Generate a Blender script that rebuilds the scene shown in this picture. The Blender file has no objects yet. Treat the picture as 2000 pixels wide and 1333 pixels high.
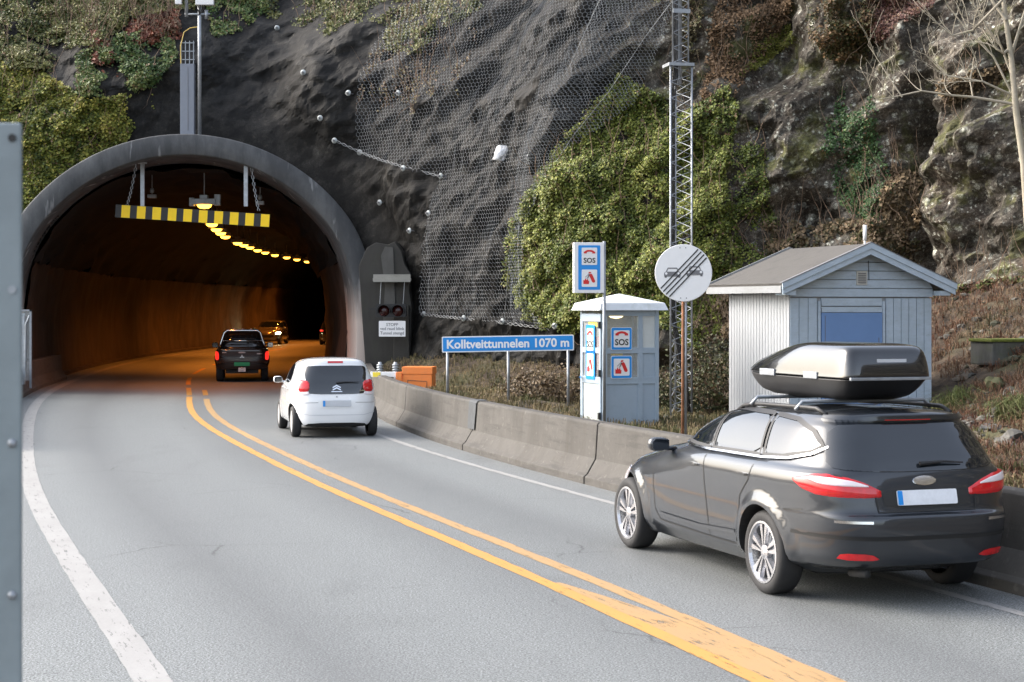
import bpy, bmesh, math, random
import numpy as np
from math import sin, cos, pi, radians, sqrt, atan2
from mathutils import Vector, Matrix, geometry
from mathutils.bvhtree import BVHTree
random.seed(7); RNG = np.random.default_rng(7)
S = bpy.context.scene
COL = S.collection

# ------------------------------------------------------------------ camera, world, sun, exposure
FPX, HOR, CH = 3450.0, 600.0, 2.4
cd = bpy.data.cameras.new('camera'); cam = bpy.data.objects.new('camera', cd); COL.objects.link(cam)
cd.sensor_width = 36; cd.lens = 36 * FPX / 2000; cd.shift_y = -(666.5 - HOR) / 2000
cd.clip_start = 0.1; cd.clip_end = 6000
cam.location = (0, 0, CH); cam.rotation_euler = (radians(90), 0, 0)
cd.dof.use_dof = True; cd.dof.focus_distance = 33; cd.dof.aperture_fstop = 9
S.camera = cam
SUN_AZ, SUN_EL = -74.0, 34.0          # degrees left of the view direction, above the horizon
sv = Vector((sin(radians(SUN_AZ)) * cos(radians(SUN_EL)), cos(radians(SUN_AZ)) * cos(radians(SUN_EL)), sin(radians(SUN_EL))))
W = bpy.data.worlds.new('World'); S.world = W; W.use_nodes = True
nt = W.node_tree; bg = nt.nodes['Background']; sky = nt.nodes.new('ShaderNodeTexSky')
sky.sky_type = 'NISHITA'; sky.sun_disc = False; sky.sun_elevation = radians(SUN_EL); sky.sun_rotation = radians(SUN_AZ)
sky.air_density = 1.0; sky.dust_density = 4.0; sky.ozone_density = 1.0
hs = nt.nodes.new('ShaderNodeHueSaturation'); hs.inputs['Saturation'].default_value = .55; nt.links.new(sky.outputs[0], hs.inputs['Color']); nt.links.new(hs.outputs[0], bg.inputs[0]); bg.inputs[1].default_value = 0.15
ld = bpy.data.lights.new('sun', 'SUN'); sun = bpy.data.objects.new('sun', ld); COL.objects.link(sun)
ld.energy = .42; ld.angle = radians(44); ld.color = (1, .92, .82)
sun.rotation_euler = sv.to_track_quat('Z', 'Y').to_euler(); sun.location = (-30, 10, 30)
S.view_settings.view_transform = 'Standard'; S.view_settings.look = 'None'
S.view_settings.exposure = 1.9; S.view_settings.gamma = 1

def PX(px, py, Z):
    return Vector(((px - 1000) * Z / FPX, Z, CH - (py - HOR) * Z / FPX))

# ------------------------------------------------------------------ helpers
def tag(o, label=None, cat=None, group=None, kind=None):
    if label: o['label'] = label
    if cat: o['category'] = cat
    if group: o['group'] = group
    if kind: o['kind'] = kind
    return o
def empty(name, loc=(0, 0, 0), rz=0, label=None, cat=None, group=None):
    o = bpy.data.objects.new(name, None); COL.objects.link(o); o.location = loc; o.rotation_euler = (0, 0, rz)
    o.empty_display_size = .1
    return tag(o, label, cat, group)
def link_mesh(name, me, m=None, parent=None, smooth=False):
    if m is not None:
        for mm in (m if isinstance(m, (list, tuple)) else [m]): me.materials.append(mm)
    if smooth: me.polygons.foreach_set('use_smooth', [True] * len(me.polygons))
    o = bpy.data.objects.new(name, me); COL.objects.link(o)
    if parent: o.parent = parent
    return o
def np_mesh(name, v, f, m=None, parent=None, smooth=False, col=None, uv=None):
    v = np.asarray(v, np.float32); f = np.asarray(f, np.int32)
    me = bpy.data.meshes.new(name); me.vertices.add(len(v)); me.vertices.foreach_set('co', v.ravel())
    k = f.shape[1]; me.loops.add(f.size); me.loops.foreach_set('vertex_index', f.ravel())
    me.polygons.add(len(f)); me.polygons.foreach_set('loop_start', np.arange(0, f.size, k, dtype=np.int32))
    me.polygons.foreach_set('loop_total', np.full(len(f), k, np.int32))
    me.update(calc_edges=True)
    if col is not None:
        a = me.color_attributes.new('Col', 'FLOAT_COLOR', 'POINT')
        c = np.ones((len(v), 4), np.float32); c[:, :3] = col; a.data.foreach_set('color', c.ravel())
    if uv is not None:
        l = me.uv_layers.new(name='UVMap'); l.data.foreach_set('uv', np.asarray(uv, np.float32)[f.ravel()].ravel())
    me.polygons.foreach_set('use_smooth', [bool(smooth)] * len(f)); me.validate()
    return link_mesh(name, me, m, parent, smooth)
class MB:
    def __init__(s): s.v = []; s.f = []
    def add(s, vs, fs):
        n = len(s.v); s.v += [tuple(v) for v in vs]; s.f += [tuple(i + n for i in f) for f in fs]; return s
    def box(s, c, d, rz=0, M=None):
        a, b, h = d[0] / 2, d[1] / 2, d[2] / 2
        vs = [Vector((x * a, y * b, z * h)) for z in (-1, 1) for x, y in ((-1, -1), (1, -1), (1, 1), (-1, 1))]
        if M: vs = [M @ v for v in vs]
        R = Matrix.Rotation(rz, 3, 'Z')
        vs = [R @ v + Vector(c) for v in vs]
        return s.add(vs, [(3, 2, 1, 0), (4, 5, 6, 7), (0, 1, 5, 4), (1, 2, 6, 5), (2, 3, 7, 6), (3, 0, 4, 7)])
    def b2(s, x0, x1, y0, y1, z0, z1): return s.box(((x0 + x1) / 2, (y0 + y1) / 2, (z0 + z1) / 2), (x1 - x0, y1 - y0, z1 - z0))
    def tube(s, pts, r, n=8, caps=True):
        pts = [Vector(p) for p in pts]; rs = r if isinstance(r, (list, tuple)) else [r] * len(pts)
        vs = []; fs = []; up = None
        for i, p in enumerate(pts):
            t = (pts[min(i + 1, len(pts) - 1)] - pts[max(i - 1, 0)]).normalized()
            if up is None or abs(up.dot(t)) > .95:
                up = Vector((0, 0, 1)) if abs(t.z) < .9 else Vector((1, 0, 0))
            a = t.cross(up).normalized(); b = a.cross(t).normalized(); up = b
            for k in range(n):
                q = 2 * pi * k / n; vs.append(p + (a * cos(q) + b * sin(q)) * rs[i])
        for i in range(len(pts) - 1):
            for k in range(n):
                k2 = (k + 1) % n; fs.append((i * n + k, i * n + k2, (i + 1) * n + k2, (i + 1) * n + k))
        if caps: fs += [tuple(range(n - 1, -1, -1)), tuple((len(pts) - 1) * n + k for k in range(n))]
        return s.add(vs, fs)
    def prism(s, pts, y0, y1, M=None):      # outline in local (x, z), extruded along y
        n = len(pts); vs = [Vector((p[0], y0, p[1])) for p in pts] + [Vector((p[0], y1, p[1])) for p in pts]
        if M: vs = [M @ v for v in vs]
        tris = geometry.tessellate_polygon([[Vector((p[0], p[1], 0)) for p in pts]])
        fs = [tuple(t) for t in tris] + [tuple(i + n for i in reversed(t)) for t in tris]
        fs += [(i, (i + 1) % n, (i + 1) % n + n, i + n) for i in range(n)]
        return s.add(vs, fs)
    def lathe(s, prof, c=(0, 0, 0), axis='y', n=32):   # prof (r, h)
        vs = []; m = len(prof)
        for k in range(n):
            q = 2 * pi * k / n
            for r, h in prof:
                if axis == 'y': vs.append((c[0] + r * cos(q), c[1] + h, c[2] + r * sin(q)))
                else: vs.append((c[0] + r * cos(q), c[1] + r * sin(q), c[2] + h))
        fs = [(k * m + i, ((k + 1) % n) * m + i, ((k + 1) % n) * m + i + 1, k * m + i + 1) for k in range(n) for i in range(m - 1)]
        return s.add(vs, fs)
    def build(s, name, m, parent=None, smooth=False, bevel=0, recalc=True):
        me = bpy.data.meshes.new(name); me.from_pydata([tuple(v) for v in s.v], [], s.f)
        bm = bmesh.new(); bm.from_mesh(me)
        if recalc: bmesh.ops.recalc_face_normals(bm, faces=bm.faces)
        if bevel: bmesh.ops.bevel(bm, geom=[e for e in bm.edges if len(e.link_faces) == 2 and e.calc_face_angle(0) > .6], offset=bevel, segments=2, affect='EDGES', profile=.6, clamp_overlap=True)
        bm.to_mesh(me); bm.free()
        return link_mesh(name, me, m, parent, smooth)
def chaikin(p, n=2):
    p = [Vector(q) for q in p]
    for _ in range(n):
        q = []
        for i in range(len(p)):
            a, b = p[i], p[(i + 1) % len(p)]; q += [a * .8 + b * .2, a * .2 + b * .8]
        p = q
    return [tuple(q) for q in p]
def rrect(x0, x1, z0, z1, r, n=5):
    out = []
    for cx, cz, a in ((x1 - r, z1 - r, 0), (x0 + r, z1 - r, 90), (x0 + r, z0 + r, 180), (x1 - r, z0 + r, 270)):
        for k in range(n + 1):
            q = radians(a + 90 * k / n); out.append((cx + r * cos(q), cz + r * sin(q)))
    return out
def spline(xs, ys):
    xs = np.array(xs, float); ys = np.array(ys, float); n = len(xs); h = np.diff(xs)
    A = np.zeros((n, n)); b = np.zeros(n); A[0, 0] = A[-1, -1] = 1
    for i in range(1, n - 1):
        A[i, i - 1] = h[i - 1]; A[i, i] = 2 * (h[i - 1] + h[i]); A[i, i + 1] = h[i]
        b[i] = 6 * ((ys[i + 1] - ys[i]) / h[i] - (ys[i] - ys[i - 1]) / h[i - 1])
    m = np.linalg.solve(A, b)
    def f(x):
        x = np.asarray(x, float); i = np.clip(np.searchsorted(xs, x) - 1, 0, n - 2); xc = np.clip(x, xs[0], xs[-1])
        t = xc - xs[i]; hh = h[i]
        r = (m[i] * (hh - t) ** 3 + m[i + 1] * t ** 3) / (6 * hh) + (ys[i] / hh - m[i] * hh / 6) * (hh - t) + (ys[i + 1] / hh - m[i + 1] * hh / 6) * t
        return r
    return f
def text_mesh(txt, size, bold=0.0, sx=1.0):
    c = bpy.data.curves.new('lettering', 'FONT'); c.body = txt; c.size = size; c.offset = bold * size
    c.align_x = 'CENTER'; c.align_y = 'CENTER'; c.extrude = .0015; c.resolution_u = 3
    o = bpy.data.objects.new('lettering', c); COL.objects.link(o)
    bpy.context.view_layer.update()
    me = bpy.data.meshes.new_from_object(o); bpy.data.objects.remove(o); bpy.data.curves.remove(c)
    me.name = 'lettering'
    return me
def text(txt, size, m, parent, x, y, z, bold=.012, sx=1.0, name='lettering', rz=0):
    me = text_mesh(txt, size, bold)
    me.transform(Matrix.Scale(sx, 4, (1, 0, 0))); me.transform(Matrix.Rotation(pi / 2, 4, 'X'))
    if rz: me.transform(Matrix.Rotation(rz, 4, 'Z'))
    me.transform(Matrix.Translation((x, y, z))); me.materials.clear()
    return link_mesh(name, me, m, parent)

# numpy noise ------------------------------------------------------
_p = RNG.permutation(256); _p = np.concatenate([_p, _p, _p]); _g = RNG.normal(size=(256, 3)); _g /= np.linalg.norm(_g, axis=1)[:, None]
def perlin(x, y, z):
    xi, yi, zi = np.floor(x).astype(int), np.floor(y).astype(int), np.floor(z).astype(int)
    xf, yf, zf = x - xi, y - yi, z - zi
    u, v, w = [t * t * t * (t * (t * 6 - 15) + 10) for t in (xf, yf, zf)]
    r = 0
    for dx in (0, 1):
        for dy in (0, 1):
            for dz in (0, 1):
                h = _p[_p[_p[(xi + dx) & 255] + ((yi + dy) & 255)] + ((zi + dz) & 255)]
                g = _g[h]; d = g[..., 0] * (xf - dx) + g[..., 1] * (yf - dy) + g[..., 2] * (zf - dz)
                r = r + d * (u if dx else 1 - u) * (v if dy else 1 - v) * (w if dz else 1 - w)
    return r * 1.5
def fbm(x, y, z, o=4, l=2.0, g=.5):
    r = 0; a = 1
    for i in range(o): r = r + a * perlin(x + 17.3 * i, y + 5.1 * i, z - 9.7 * i); x, y, z = x * l, y * l, z * l; a *= g
    return r
_r3 = RNG.random((256, 3)); _r1 = RNG.random((256, 3)) * 2 - 1
def facets(x, y, z):                     # planar blocks: each cell has its own tilt and offset
    xi, yi, zi = np.floor(x).astype(int), np.floor(y).astype(int), np.floor(z).astype(int)
    best = np.full(x.shape, 9e9); val = np.zeros(x.shape)
    for dx in (-1, 0, 1):
        for dy in (-1, 0, 1):
            for dz in (-1, 0, 1):
                h = _p[_p[_p[(xi + dx) & 255] + ((yi + dy) & 255)] + ((zi + dz) & 255)]
                j = _r3[h]; t = _r1[h]
                ex, ey, ez = x - (xi + dx + j[..., 0]), y - (yi + dy + j[..., 1]), z - (zi + dz + j[..., 2])
                d = ex * ex + ey * ey + ez * ez
                k = d < best; best = np.where(k, d, best)
                val = np.where(k, t[..., 0] * .6 + (t[..., 1] * ex + t[..., 2] * ez) * .9, val)
    return val
def planes(u, v, seed):                  # flat triangular facets meeting in sharp creases
    s_ = (u + v) * .3660254; a, b = u + s_, v + s_; i, j = np.floor(a).astype(int), np.floor(b).astype(int); f, g = a - i, b - j
    h = lambda p, q: _r1[_p[_p[(p + seed) & 255] + (q & 255)], 0]
    up = f > g; v0, v1, v2 = h(i, j), np.where(up, h(i + 1, j), h(i, j + 1)), h(i + 1, j + 1)
    hi, lo = np.maximum(f, g), np.minimum(f, g)
    return v0 * (1 - hi) + v1 * (hi - lo) + v2 * lo
def plane_tone(u, v, seed):              # one random tone per facet of planes()
    s_ = (u + v) * .3660254; a, b = u + s_, v + s_; i, j = np.floor(a).astype(int), np.floor(b).astype(int)
    return _r1[_p[_p[_p[(i + seed) & 255] + (j & 255)] + ((a - i) > (b - j))], 1]
def inpoly(px, py, poly):
    r = np.zeros(px.shape, bool); n = len(poly); j = n - 1
    for i in range(n):
        xi, yi = poly[i]; xj, yj = poly[j]
        c = ((yi > py) != (yj > py)) & (px < (xj - xi) * (py - yi) / ((yj - yi) + 1e-9) + xi)
        r ^= c; j = i
    return r
def sstep(a, b, x):
    t = np.clip((x - a) / (b - a), 0, 1); return t * t * (3 - 2 * t)

# ------------------------------------------------------------------ materials
def nmat(name):
    m = bpy.data.materials.new(name); m.use_nodes = True
    return m, m.node_tree, m.node_tree.nodes['Principled BSDF']
def node(nt, t, **kw):
    n = nt.nodes.new(t)
    for k, v in kw.items():
        if k.startswith('i_'): n.inputs[int(k[2:]) if k[2:].isdigit() else k[2:].replace('_', ' ')].default_value = v
        else: setattr(n, k, v)
    return n
def ramp(nt, fac, stops):
    r = nt.nodes.new('ShaderNodeValToRGB'); e = r.color_ramp.elements
    while len(e) < len(stops): e.new(.5)
    for k, (p, c) in enumerate(stops):
        e[k].position = p; e[k].color = (c, c, c, 1) if not isinstance(c, tuple) else (*c, 1)
    nt.links.new(fac, r.inputs[0]); return r.outputs[0]
def mixc(nt, fac, a, b, mode='MIX'):
    n = nt.nodes.new('ShaderNodeMix'); n.data_type = 'RGBA'; n.blend_type = mode
    for s, v in ((n.inputs[0], fac), (n.inputs[6], a), (n.inputs[7], b)):
        if hasattr(v, 'links') or isinstance(v, bpy.types.NodeSocket): nt.links.new(v, s)
        elif isinstance(v, (int, float)): s.default_value = v if s.type == 'VALUE' else (v, v, v, 1)
        else: s.default_value = (*v, 1)
    return n.outputs[2]
def noise(nt, vec, scale, detail=4, rough=.6, stretch=None, dist=0):
    n = node(nt, 'ShaderNodeTexNoise'); n.inputs['Scale'].default_value = scale; n.inputs['Detail'].default_value = detail
    n.inputs['Roughness'].default_value = rough; n.inputs['Distortion'].default_value = dist
    if stretch:
        mp = node(nt, 'ShaderNodeMapping'); mp.inputs['Scale'].default_value = stretch; nt.links.new(vec, mp.inputs[0]); vec = mp.outputs[0]
    nt.links.new(vec, n.inputs['Vector']); return n.outputs['Fac']
def coords(nt, kind='Object'): return node(nt, 'ShaderNodeTexCoord').outputs[kind]
def bump(nt, bs, h, strength=.3, dist=.02):
    b = node(nt, 'ShaderNodeBump'); b.inputs['Strength'].default_value = strength; b.inputs['Distance'].default_value = dist
    nt.links.new(h, b.inputs['Height']); nt.links.new(b.outputs[0], bs.inputs['Normal'])
def mat(name, c, rough=.5, metal=0, var=.12, vs=6, bs=0, bscale=40, coat=0, stretch=None, spec=.5, dirt=None, dscale=3):
    m, nt, b = nmat(name); co = coords(nt)
    b.inputs['Roughness'].default_value = rough; b.inputs['Metallic'].default_value = metal
    b.inputs['Coat Weight'].default_value = coat; b.inputs['Coat Roughness'].default_value = .04
    b.inputs['Specular IOR Level'].default_value = spec
    n = noise(nt, co, vs, 5, .6, stretch)
    lo = tuple(x * (1 - var) for x in c); hi = tuple(min(1, x * (1 + var)) for x in c)
    cc = ramp(nt, n, [(.3, lo), (.7, hi)])
    if dirt:
        n2 = noise(nt, co, dscale, 6, .7, stretch); f = ramp(nt, n2, [(.48, 0.0), (.72, .75)]); cc = mixc(nt, f, cc, dirt)
    nt.links.new(cc, b.inputs['Base Color'])
    if rough > .15:
        rr = node(nt, 'ShaderNodeMapRange'); rr.inputs[3].default_value = max(0, rough - .07); rr.inputs[4].default_value = min(1, rough + .07)
        nt.links.new(n, rr.inputs[0]); nt.links.new(rr.outputs[0], b.inputs['Roughness'])
    if bs: bump(nt, b, noise(nt, co, bscale, 4, .6), bs, .01)
    return m
def emis(name, c, s, base=(.5, .5, .5)):
    m, nt, b = nmat(name); b.inputs['Base Color'].default_value = (*base, 1)
    b.inputs['Emission Color'].default_value = (*c, 1); b.inputs['Emission Strength'].default_value = s; return m
M = {}
M['steel'] = mat('galvanised_steel', (.3, .32, .345), .45, .6, .18, 14)
M['galv_matt'] = mat('dull_zinc', (.4, .43, .46), .5, .35, .15, 8, dirt=(.25, .25, .25))
M['post'] = mat('weathered_zinc', (.2, .235, .25), .6, .2, .12, 5, bs=.15, bscale=30)
M['blackpl'] = mat('black_plastic', (.012, .012, .013), .5, 0, .1)
M['rubber'] = mat('tyre_rubber', (.015, .015, .016), .75, 0, .25, 20)
M['dark'] = mat('dark_underbody', (.01, .01, .01), .8)
M['wpaint'] = mat('white_panel', (.8, .8, .8), .4, 0, .04)
M['orange'] = mat('orange_panel', (.85, .24, .05), .5, 0, .06, 3, dirt=(.6, .2, .07))
M['blue'] = mat('sign_blue', (.008, .24, .66), .4, 0, .04)
M['bright_blue'] = mat('service_blue', (.008, .25, .7), .35, 0, .04)
M['swhite'] = mat('sign_white', (.78, .78, .78), .4, 0, .03)
M['red'] = mat('sign_red', (.62, .02, .02), .45, 0, .05)
M['black'] = mat('sign_black', (.015, .015, .015), .5, 0, .05)
M['grey'] = mat('sign_grey', (.16, .16, .17), .5, 0, .05)
M['yellow'] = mat('sign_yellow', (.95, .62, .0), .45, 0, .04)
M['yellowdull'] = mat('label_yellow', (.8, .62, .05), .5, 0, .05)
M['glass_dark'] = mat('tinted_glass', (.008, .011, .015), .03, 0, 0, spec=.8, coat=.3)
M['chrome'] = mat('chrome', (.7, .7, .72), .12, 1, .05)
M['rim'] = mat('alloy', (.5, .5, .52), .28, .85, .08)
M['rim_w'] = mat('steel_rim', (.55, .55, .56), .35, .5, .08)
M['plate'] = mat('plate_grey', (.5, .52, .55), .4, 0, .03)
M['plate_w'] = mat('plate_white', (.72, .74, .78), .4, 0, .06, 30)
M['plate_g'] = mat('plate_green', (.02, .25, .12), .4, 0, .03)
M['tail'] = mat('lamp_red', (.55, .01, .015), .08, 0, .15, 20, coat=.6)
M['tail_on'] = emis('lamp_red_lit', (1, .03, .02), .35, (.5, .01, .01))
M['tail_w'] = mat('lamp_clear', (.75, .68, .7), .12, 0, .05, coat=.6)
M['lamp_off'] = mat('lamp_dark_red', (.035, .006, .006), .2, 0, .1)
M['pw'] = mat('white_car_paint', (.78, .79, .8), .25, 0, .01, coat=1)
M['pb'] = mat('black_car_paint', (.012, .013, .015), .16, .2, .03, coat=1)
M['pk'] = mat('charcoal_car_paint', (.014, .018, .025), .35, .3, .03, coat=1); M['pk'].node_tree.nodes['Principled BSDF'].inputs['Coat Roughness'].default_value = .04
M['ps'] = mat('beige_car_paint', (.2, .18, .16), .25, .5, .02, coat=1)
M['head_on'] = emis('headlight_lit', (.95, 1, .55), 14)
M['sodium'] = emis('sodium_lamp_lit', (1, .43, .04), 2.6, (.8, .5, .2))
M['booth_lamp'] = emis('booth_lamp_lit', (1, .75, .35), 1.3, (.8, .7, .5))
M['booth'] = mat('booth_grey', (.3, .37, .44), .45, 0, .05, 3, dirt=(.24, .3, .35))
M['booth_roof'] = mat('booth_roof_white', (.66, .7, .74), .5, 0, .06, 4, dirt=(.5, .53, .5))
M['clear'] = None
def glass_clear():
    m, nt, b = nmat('clear_pane'); b.inputs['Base Color'].default_value = (.75, .8, .8, 1); b.inputs['Roughness'].default_value = .05
    b.inputs['Alpha'].default_value = .18; m.blend_method = 'BLEND' if hasattr(m, 'blend_method') else None
    return m
M['clear'] = glass_clear()
def plank(name, c, dirt, stretch):
    m, nt, b = nmat(name); co = coords(nt); b.inputs['Roughness'].default_value = .7
    n = noise(nt, co, 3, 6, .7, stretch); n2 = noise(nt, co, 1.6, 5, .7); n3 = noise(nt, co, 9, 5, .75, stretch)
    cc = ramp(nt, n, [(.3, tuple(x * .9 for x in c)), (.7, tuple(min(1, x * 1.08) for x in c))])
    f = ramp(nt, n3, [(.56, 0.0), (.75, .6)]); cc = mixc(nt, f, cc, dirt)
    cc = mixc(nt, ramp(nt, n2, [(.4, 0.0), (.8, .35)]), cc, dirt)
    nt.links.new(cc, b.inputs['Base Color']); bump(nt, b, n3, .3, .006); return m
M['plank'] = plank('weathered_white_boards', (.33, .345, .36), (.27, .29, .31), (3, 3, .5))
M['trim'] = plank('weathered_blue_boards', (.46, .55, .64), (.24, .29, .28), (1, 1, 3))
M['trim_old'] = plank('peeling_grey_fascia', (.25, .26, .27), (.13, .13, .11), (1, 1, 4))
M['door'] = mat('blue_door_paint', (.16, .28, .52), .45, 0, .06, 2)
M['felt'] = mat('roof_felt', (.085, .08, .074), .9, 0, .25, 3, .5, 60, dirt=(.05, .047, .042))
M['wood'] = plank('weathered_shelf', (.3, .29, .26), (.12, .13, .1), (.5, 3, 3))
def concrete(name, c, streak=0, dark=(.05, .05, .05), dk=.55, bs=.25, green=0, scuff=0):
    m, nt, b = nmat(name); co = coords(nt); b.inputs['Roughness'].default_value = .85
    n = noise(nt, co, 1.3, 6, .65); n2 = noise(nt, co, 35, 5, .7)
    cc = ramp(nt, n, [(.3, tuple(x * .8 for x in c)), (.7, tuple(x * 1.15 for x in c))])
    cc = mixc(nt, ramp(nt, n2, [(.3, 0.0), (.75, .3)]), cc, tuple(x * .5 for x in c))
    f = ramp(nt, noise(nt, co, .9, 6, .7, (1.6, 1.6, .5)), [(dk - .12, 0.0), (dk + .12, .8)]); cc = mixc(nt, f, cc, dark)
    if streak:
        f = ramp(nt, noise(nt, co, 3.2, 3, .5, (1.5, .2, .28)), [(.62, 0.0), (.72, streak)]); cc = mixc(nt, f, cc, (.5, .5, .5))
    if green: cc = mixc(nt, ramp(nt, noise(nt, co, 3, 5), [(.5, 0.0), (.65, green)]), cc, (.06, .08, .015))
    if scuff:
        cc = mixc(nt, ramp(nt, noise(nt, co, 2.2, 7, .75, (.35, .35, 3.2)), [(.53, 0.0), (.62, .55)]), cc, tuple(x * .45 for x in c))
        cc = mixc(nt, ramp(nt, noise(nt, co, 1.5, 6, .7, (2.5, 2.5, .25)), [(.55, 0.0), (.66, .45)]), cc, (.05, .042, .032))
        cc = mixc(nt, ramp(nt, noise(nt, co, 9, 4, .7), [(.6, 0.0), (.68, .5)]), cc, tuple(min(1, x * 1.7) for x in c))
    nt.links.new(cc, b.inputs['Base Color']); bump(nt, b, n2, bs, .01); return m
M['conc'] = concrete('barrier_concrete', (.082, .076, .068), dark=(.05, .045, .039), dk=.58, scuff=1)
M['conc_d'] = concrete('old_wall_concrete', (.04, .038, .034), dark=(.024, .022, .019), green=.05)
M['portal'] = concrete('portal_concrete', (.12, .123, .125), .5, (.045, .047, .05), .48)
def lit_wash(m, c, z0, z1):
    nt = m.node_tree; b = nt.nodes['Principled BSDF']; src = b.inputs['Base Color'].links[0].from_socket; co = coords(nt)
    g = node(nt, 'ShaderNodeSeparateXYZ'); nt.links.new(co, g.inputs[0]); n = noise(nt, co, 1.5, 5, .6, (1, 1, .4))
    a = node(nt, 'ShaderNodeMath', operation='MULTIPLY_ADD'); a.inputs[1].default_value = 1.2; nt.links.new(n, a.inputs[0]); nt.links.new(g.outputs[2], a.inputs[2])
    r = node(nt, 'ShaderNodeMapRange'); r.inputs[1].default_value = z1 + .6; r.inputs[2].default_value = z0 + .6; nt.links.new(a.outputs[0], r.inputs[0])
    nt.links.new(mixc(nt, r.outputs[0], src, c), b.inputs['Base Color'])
lit_wash(M['portal'], (.5, .42, .37), 1.9, 3.2)  # pale washed foot; light on the soffit put into its colour
M['bore'] = concrete('tunnel_wall_concrete', (.075, .055, .045), 0, (.025, .016, .012), .48)
M['vault'] = mat('sooty_shaded_vault', (.003, .003, .003), 1, 0, .3, 3, .5, 6)  # soot black taken deeper: shade above the lamps put into the colour
def asphalt():
    m, nt, b = nmat('asphalt'); co = coords(nt); uv = coords(nt, 'UV')
    sp = noise(nt, co, 62, 3, .8); rg = noise(nt, co, 38, 3, .7); vo = node(nt, 'ShaderNodeTexVoronoi'); vo.inputs['Scale'].default_value = 42; nt.links.new(co, vo.inputs['Vector'])
    cc = ramp(nt, sp, [(.38, (.038, .042, .042)), (.5, (.15, .16, .158)), (.62, (.38, .4, .396))])
    cc = mixc(nt, ramp(nt, vo.outputs['Distance'], [(.15, .5), (.35, 0.0)]), cc, (.42, .43, .44))
    big = noise(nt, co, .35, 5, .6, (1, .35, 1)); cc = mixc(nt, ramp(nt, big, [(.35, 0.0), (.7, .3)]), cc, (.15, .155, .158))
    sx = node(nt, 'ShaderNodeSeparateXYZ'); nt.links.new(uv, sx.inputs[0])
    wob = node(nt, 'ShaderNodeMath', operation='MULTIPLY_ADD'); wob.inputs[1].default_value = .03
    nt.links.new(big, wob.inputs[0]); nt.links.new(sx.outputs[0], wob.inputs[2])
    tr = ramp(nt, wob.outputs[0], [(.30, 0.0), (.375, .5), (.44, .12), (.54, 0.0), (.62, .35), (.67, .1), (.78, .42), (.84, 0.0)])
    cc = mixc(nt, tr, cc, (.085, .088, .09))
    cc = mixc(nt, ramp(nt, noise(nt, co, 1.1, 7, .7, (1, .22, 1)), [(.56, 0.0), (.72, .35)]), cc, (.08, .083, .083))
    cc = mixc(nt, ramp(nt, rg, [(.35, .35), (.48, 0.0)]), cc, (.05, .053, .053))
    cv = node(nt, 'ShaderNodeTexVoronoi', feature='DISTANCE_TO_EDGE'); cv.inputs['Scale'].default_value = .55
    wn = node(nt, 'ShaderNodeTexNoise'); wn.inputs['Scale'].default_value = 1.4; wn.inputs['Detail'].default_value = 6; nt.links.new(co, wn.inputs['Vector'])
    wv = node(nt, 'ShaderNodeMix'); wv.data_type = 'VECTOR'; wv.inputs[0].default_value = .3; nt.links.new(co, wv.inputs[4]); nt.links.new(wn.outputs['Color'], wv.inputs[5]); nt.links.new(wv.outputs[1], cv.inputs['Vector'])
    f = node(nt, 'ShaderNodeMath', operation='MULTIPLY'); nt.links.new(ramp(nt, cv.outputs['Distance'], [(0.0, .8), (.006, 0.0)]), f.inputs[0]); nt.links.new(ramp(nt, noise(nt, co, .22, 3), [(.52, 0.0), (.57, 1.0)]), f.inputs[1])
    cc = mixc(nt, f.outputs[0], cc, (.03, .03, .03))
    cc = mixc(nt, ramp(nt, noise(nt, co, .5, 4, .5), [(.62, 0.0), (.72, .15)]), cc, (.06, .06, .058))
    nt.links.new(cc, b.inputs['Base Color'])
    b.inputs['Roughness'].default_value = .55; b.inputs['Specular IOR Level'].default_value = .5
    bump(nt, b, sp, .5, .015); return m
M['asphalt'] = asphalt()
def paint(name, c, wear, dirt):
    m, nt, b = nmat(name); co = coords(nt); b.inputs['Roughness'].default_value = .6
    rm = node(nt, 'ShaderNodeMapping'); rm.inputs['Rotation'].default_value = (0, 0, -.33); nt.links.new(co, rm.inputs[0])
    n = noise(nt, rm.outputs[0], 20, 8, .8, (1, .12, 1)); n2 = noise(nt, co, 2, 5, .7, (1, .4, 1))
    cc = mixc(nt, ramp(nt, n2, [(.4, 0.0), (.8, .6)]), c, dirt)
    cc = mixc(nt, ramp(nt, noise(nt, co, 60, 3, .8), [(.4, .25), (.6, 0.0)]), cc, dirt)
    nt.links.new(cc, b.inputs['Base Color']); b.inputs['Alpha'].default_value = 1
    nt.links.new(ramp(nt, n, [(wear, 0.0), (wear + .04, 1.0)]), b.inputs['Alpha']); return m
M['line_w'] = paint('white_road_paint', (.32, .315, .305), .38, (.21, .205, .195))
M['line_y'] = paint('yellow_road_paint', (.52, .255, .05), .37, (.36, .2, .075))
M['line_yw'] = paint('worn_yellow_road_paint', (.4, .24, .095), .39, (.3, .21, .12))
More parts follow.
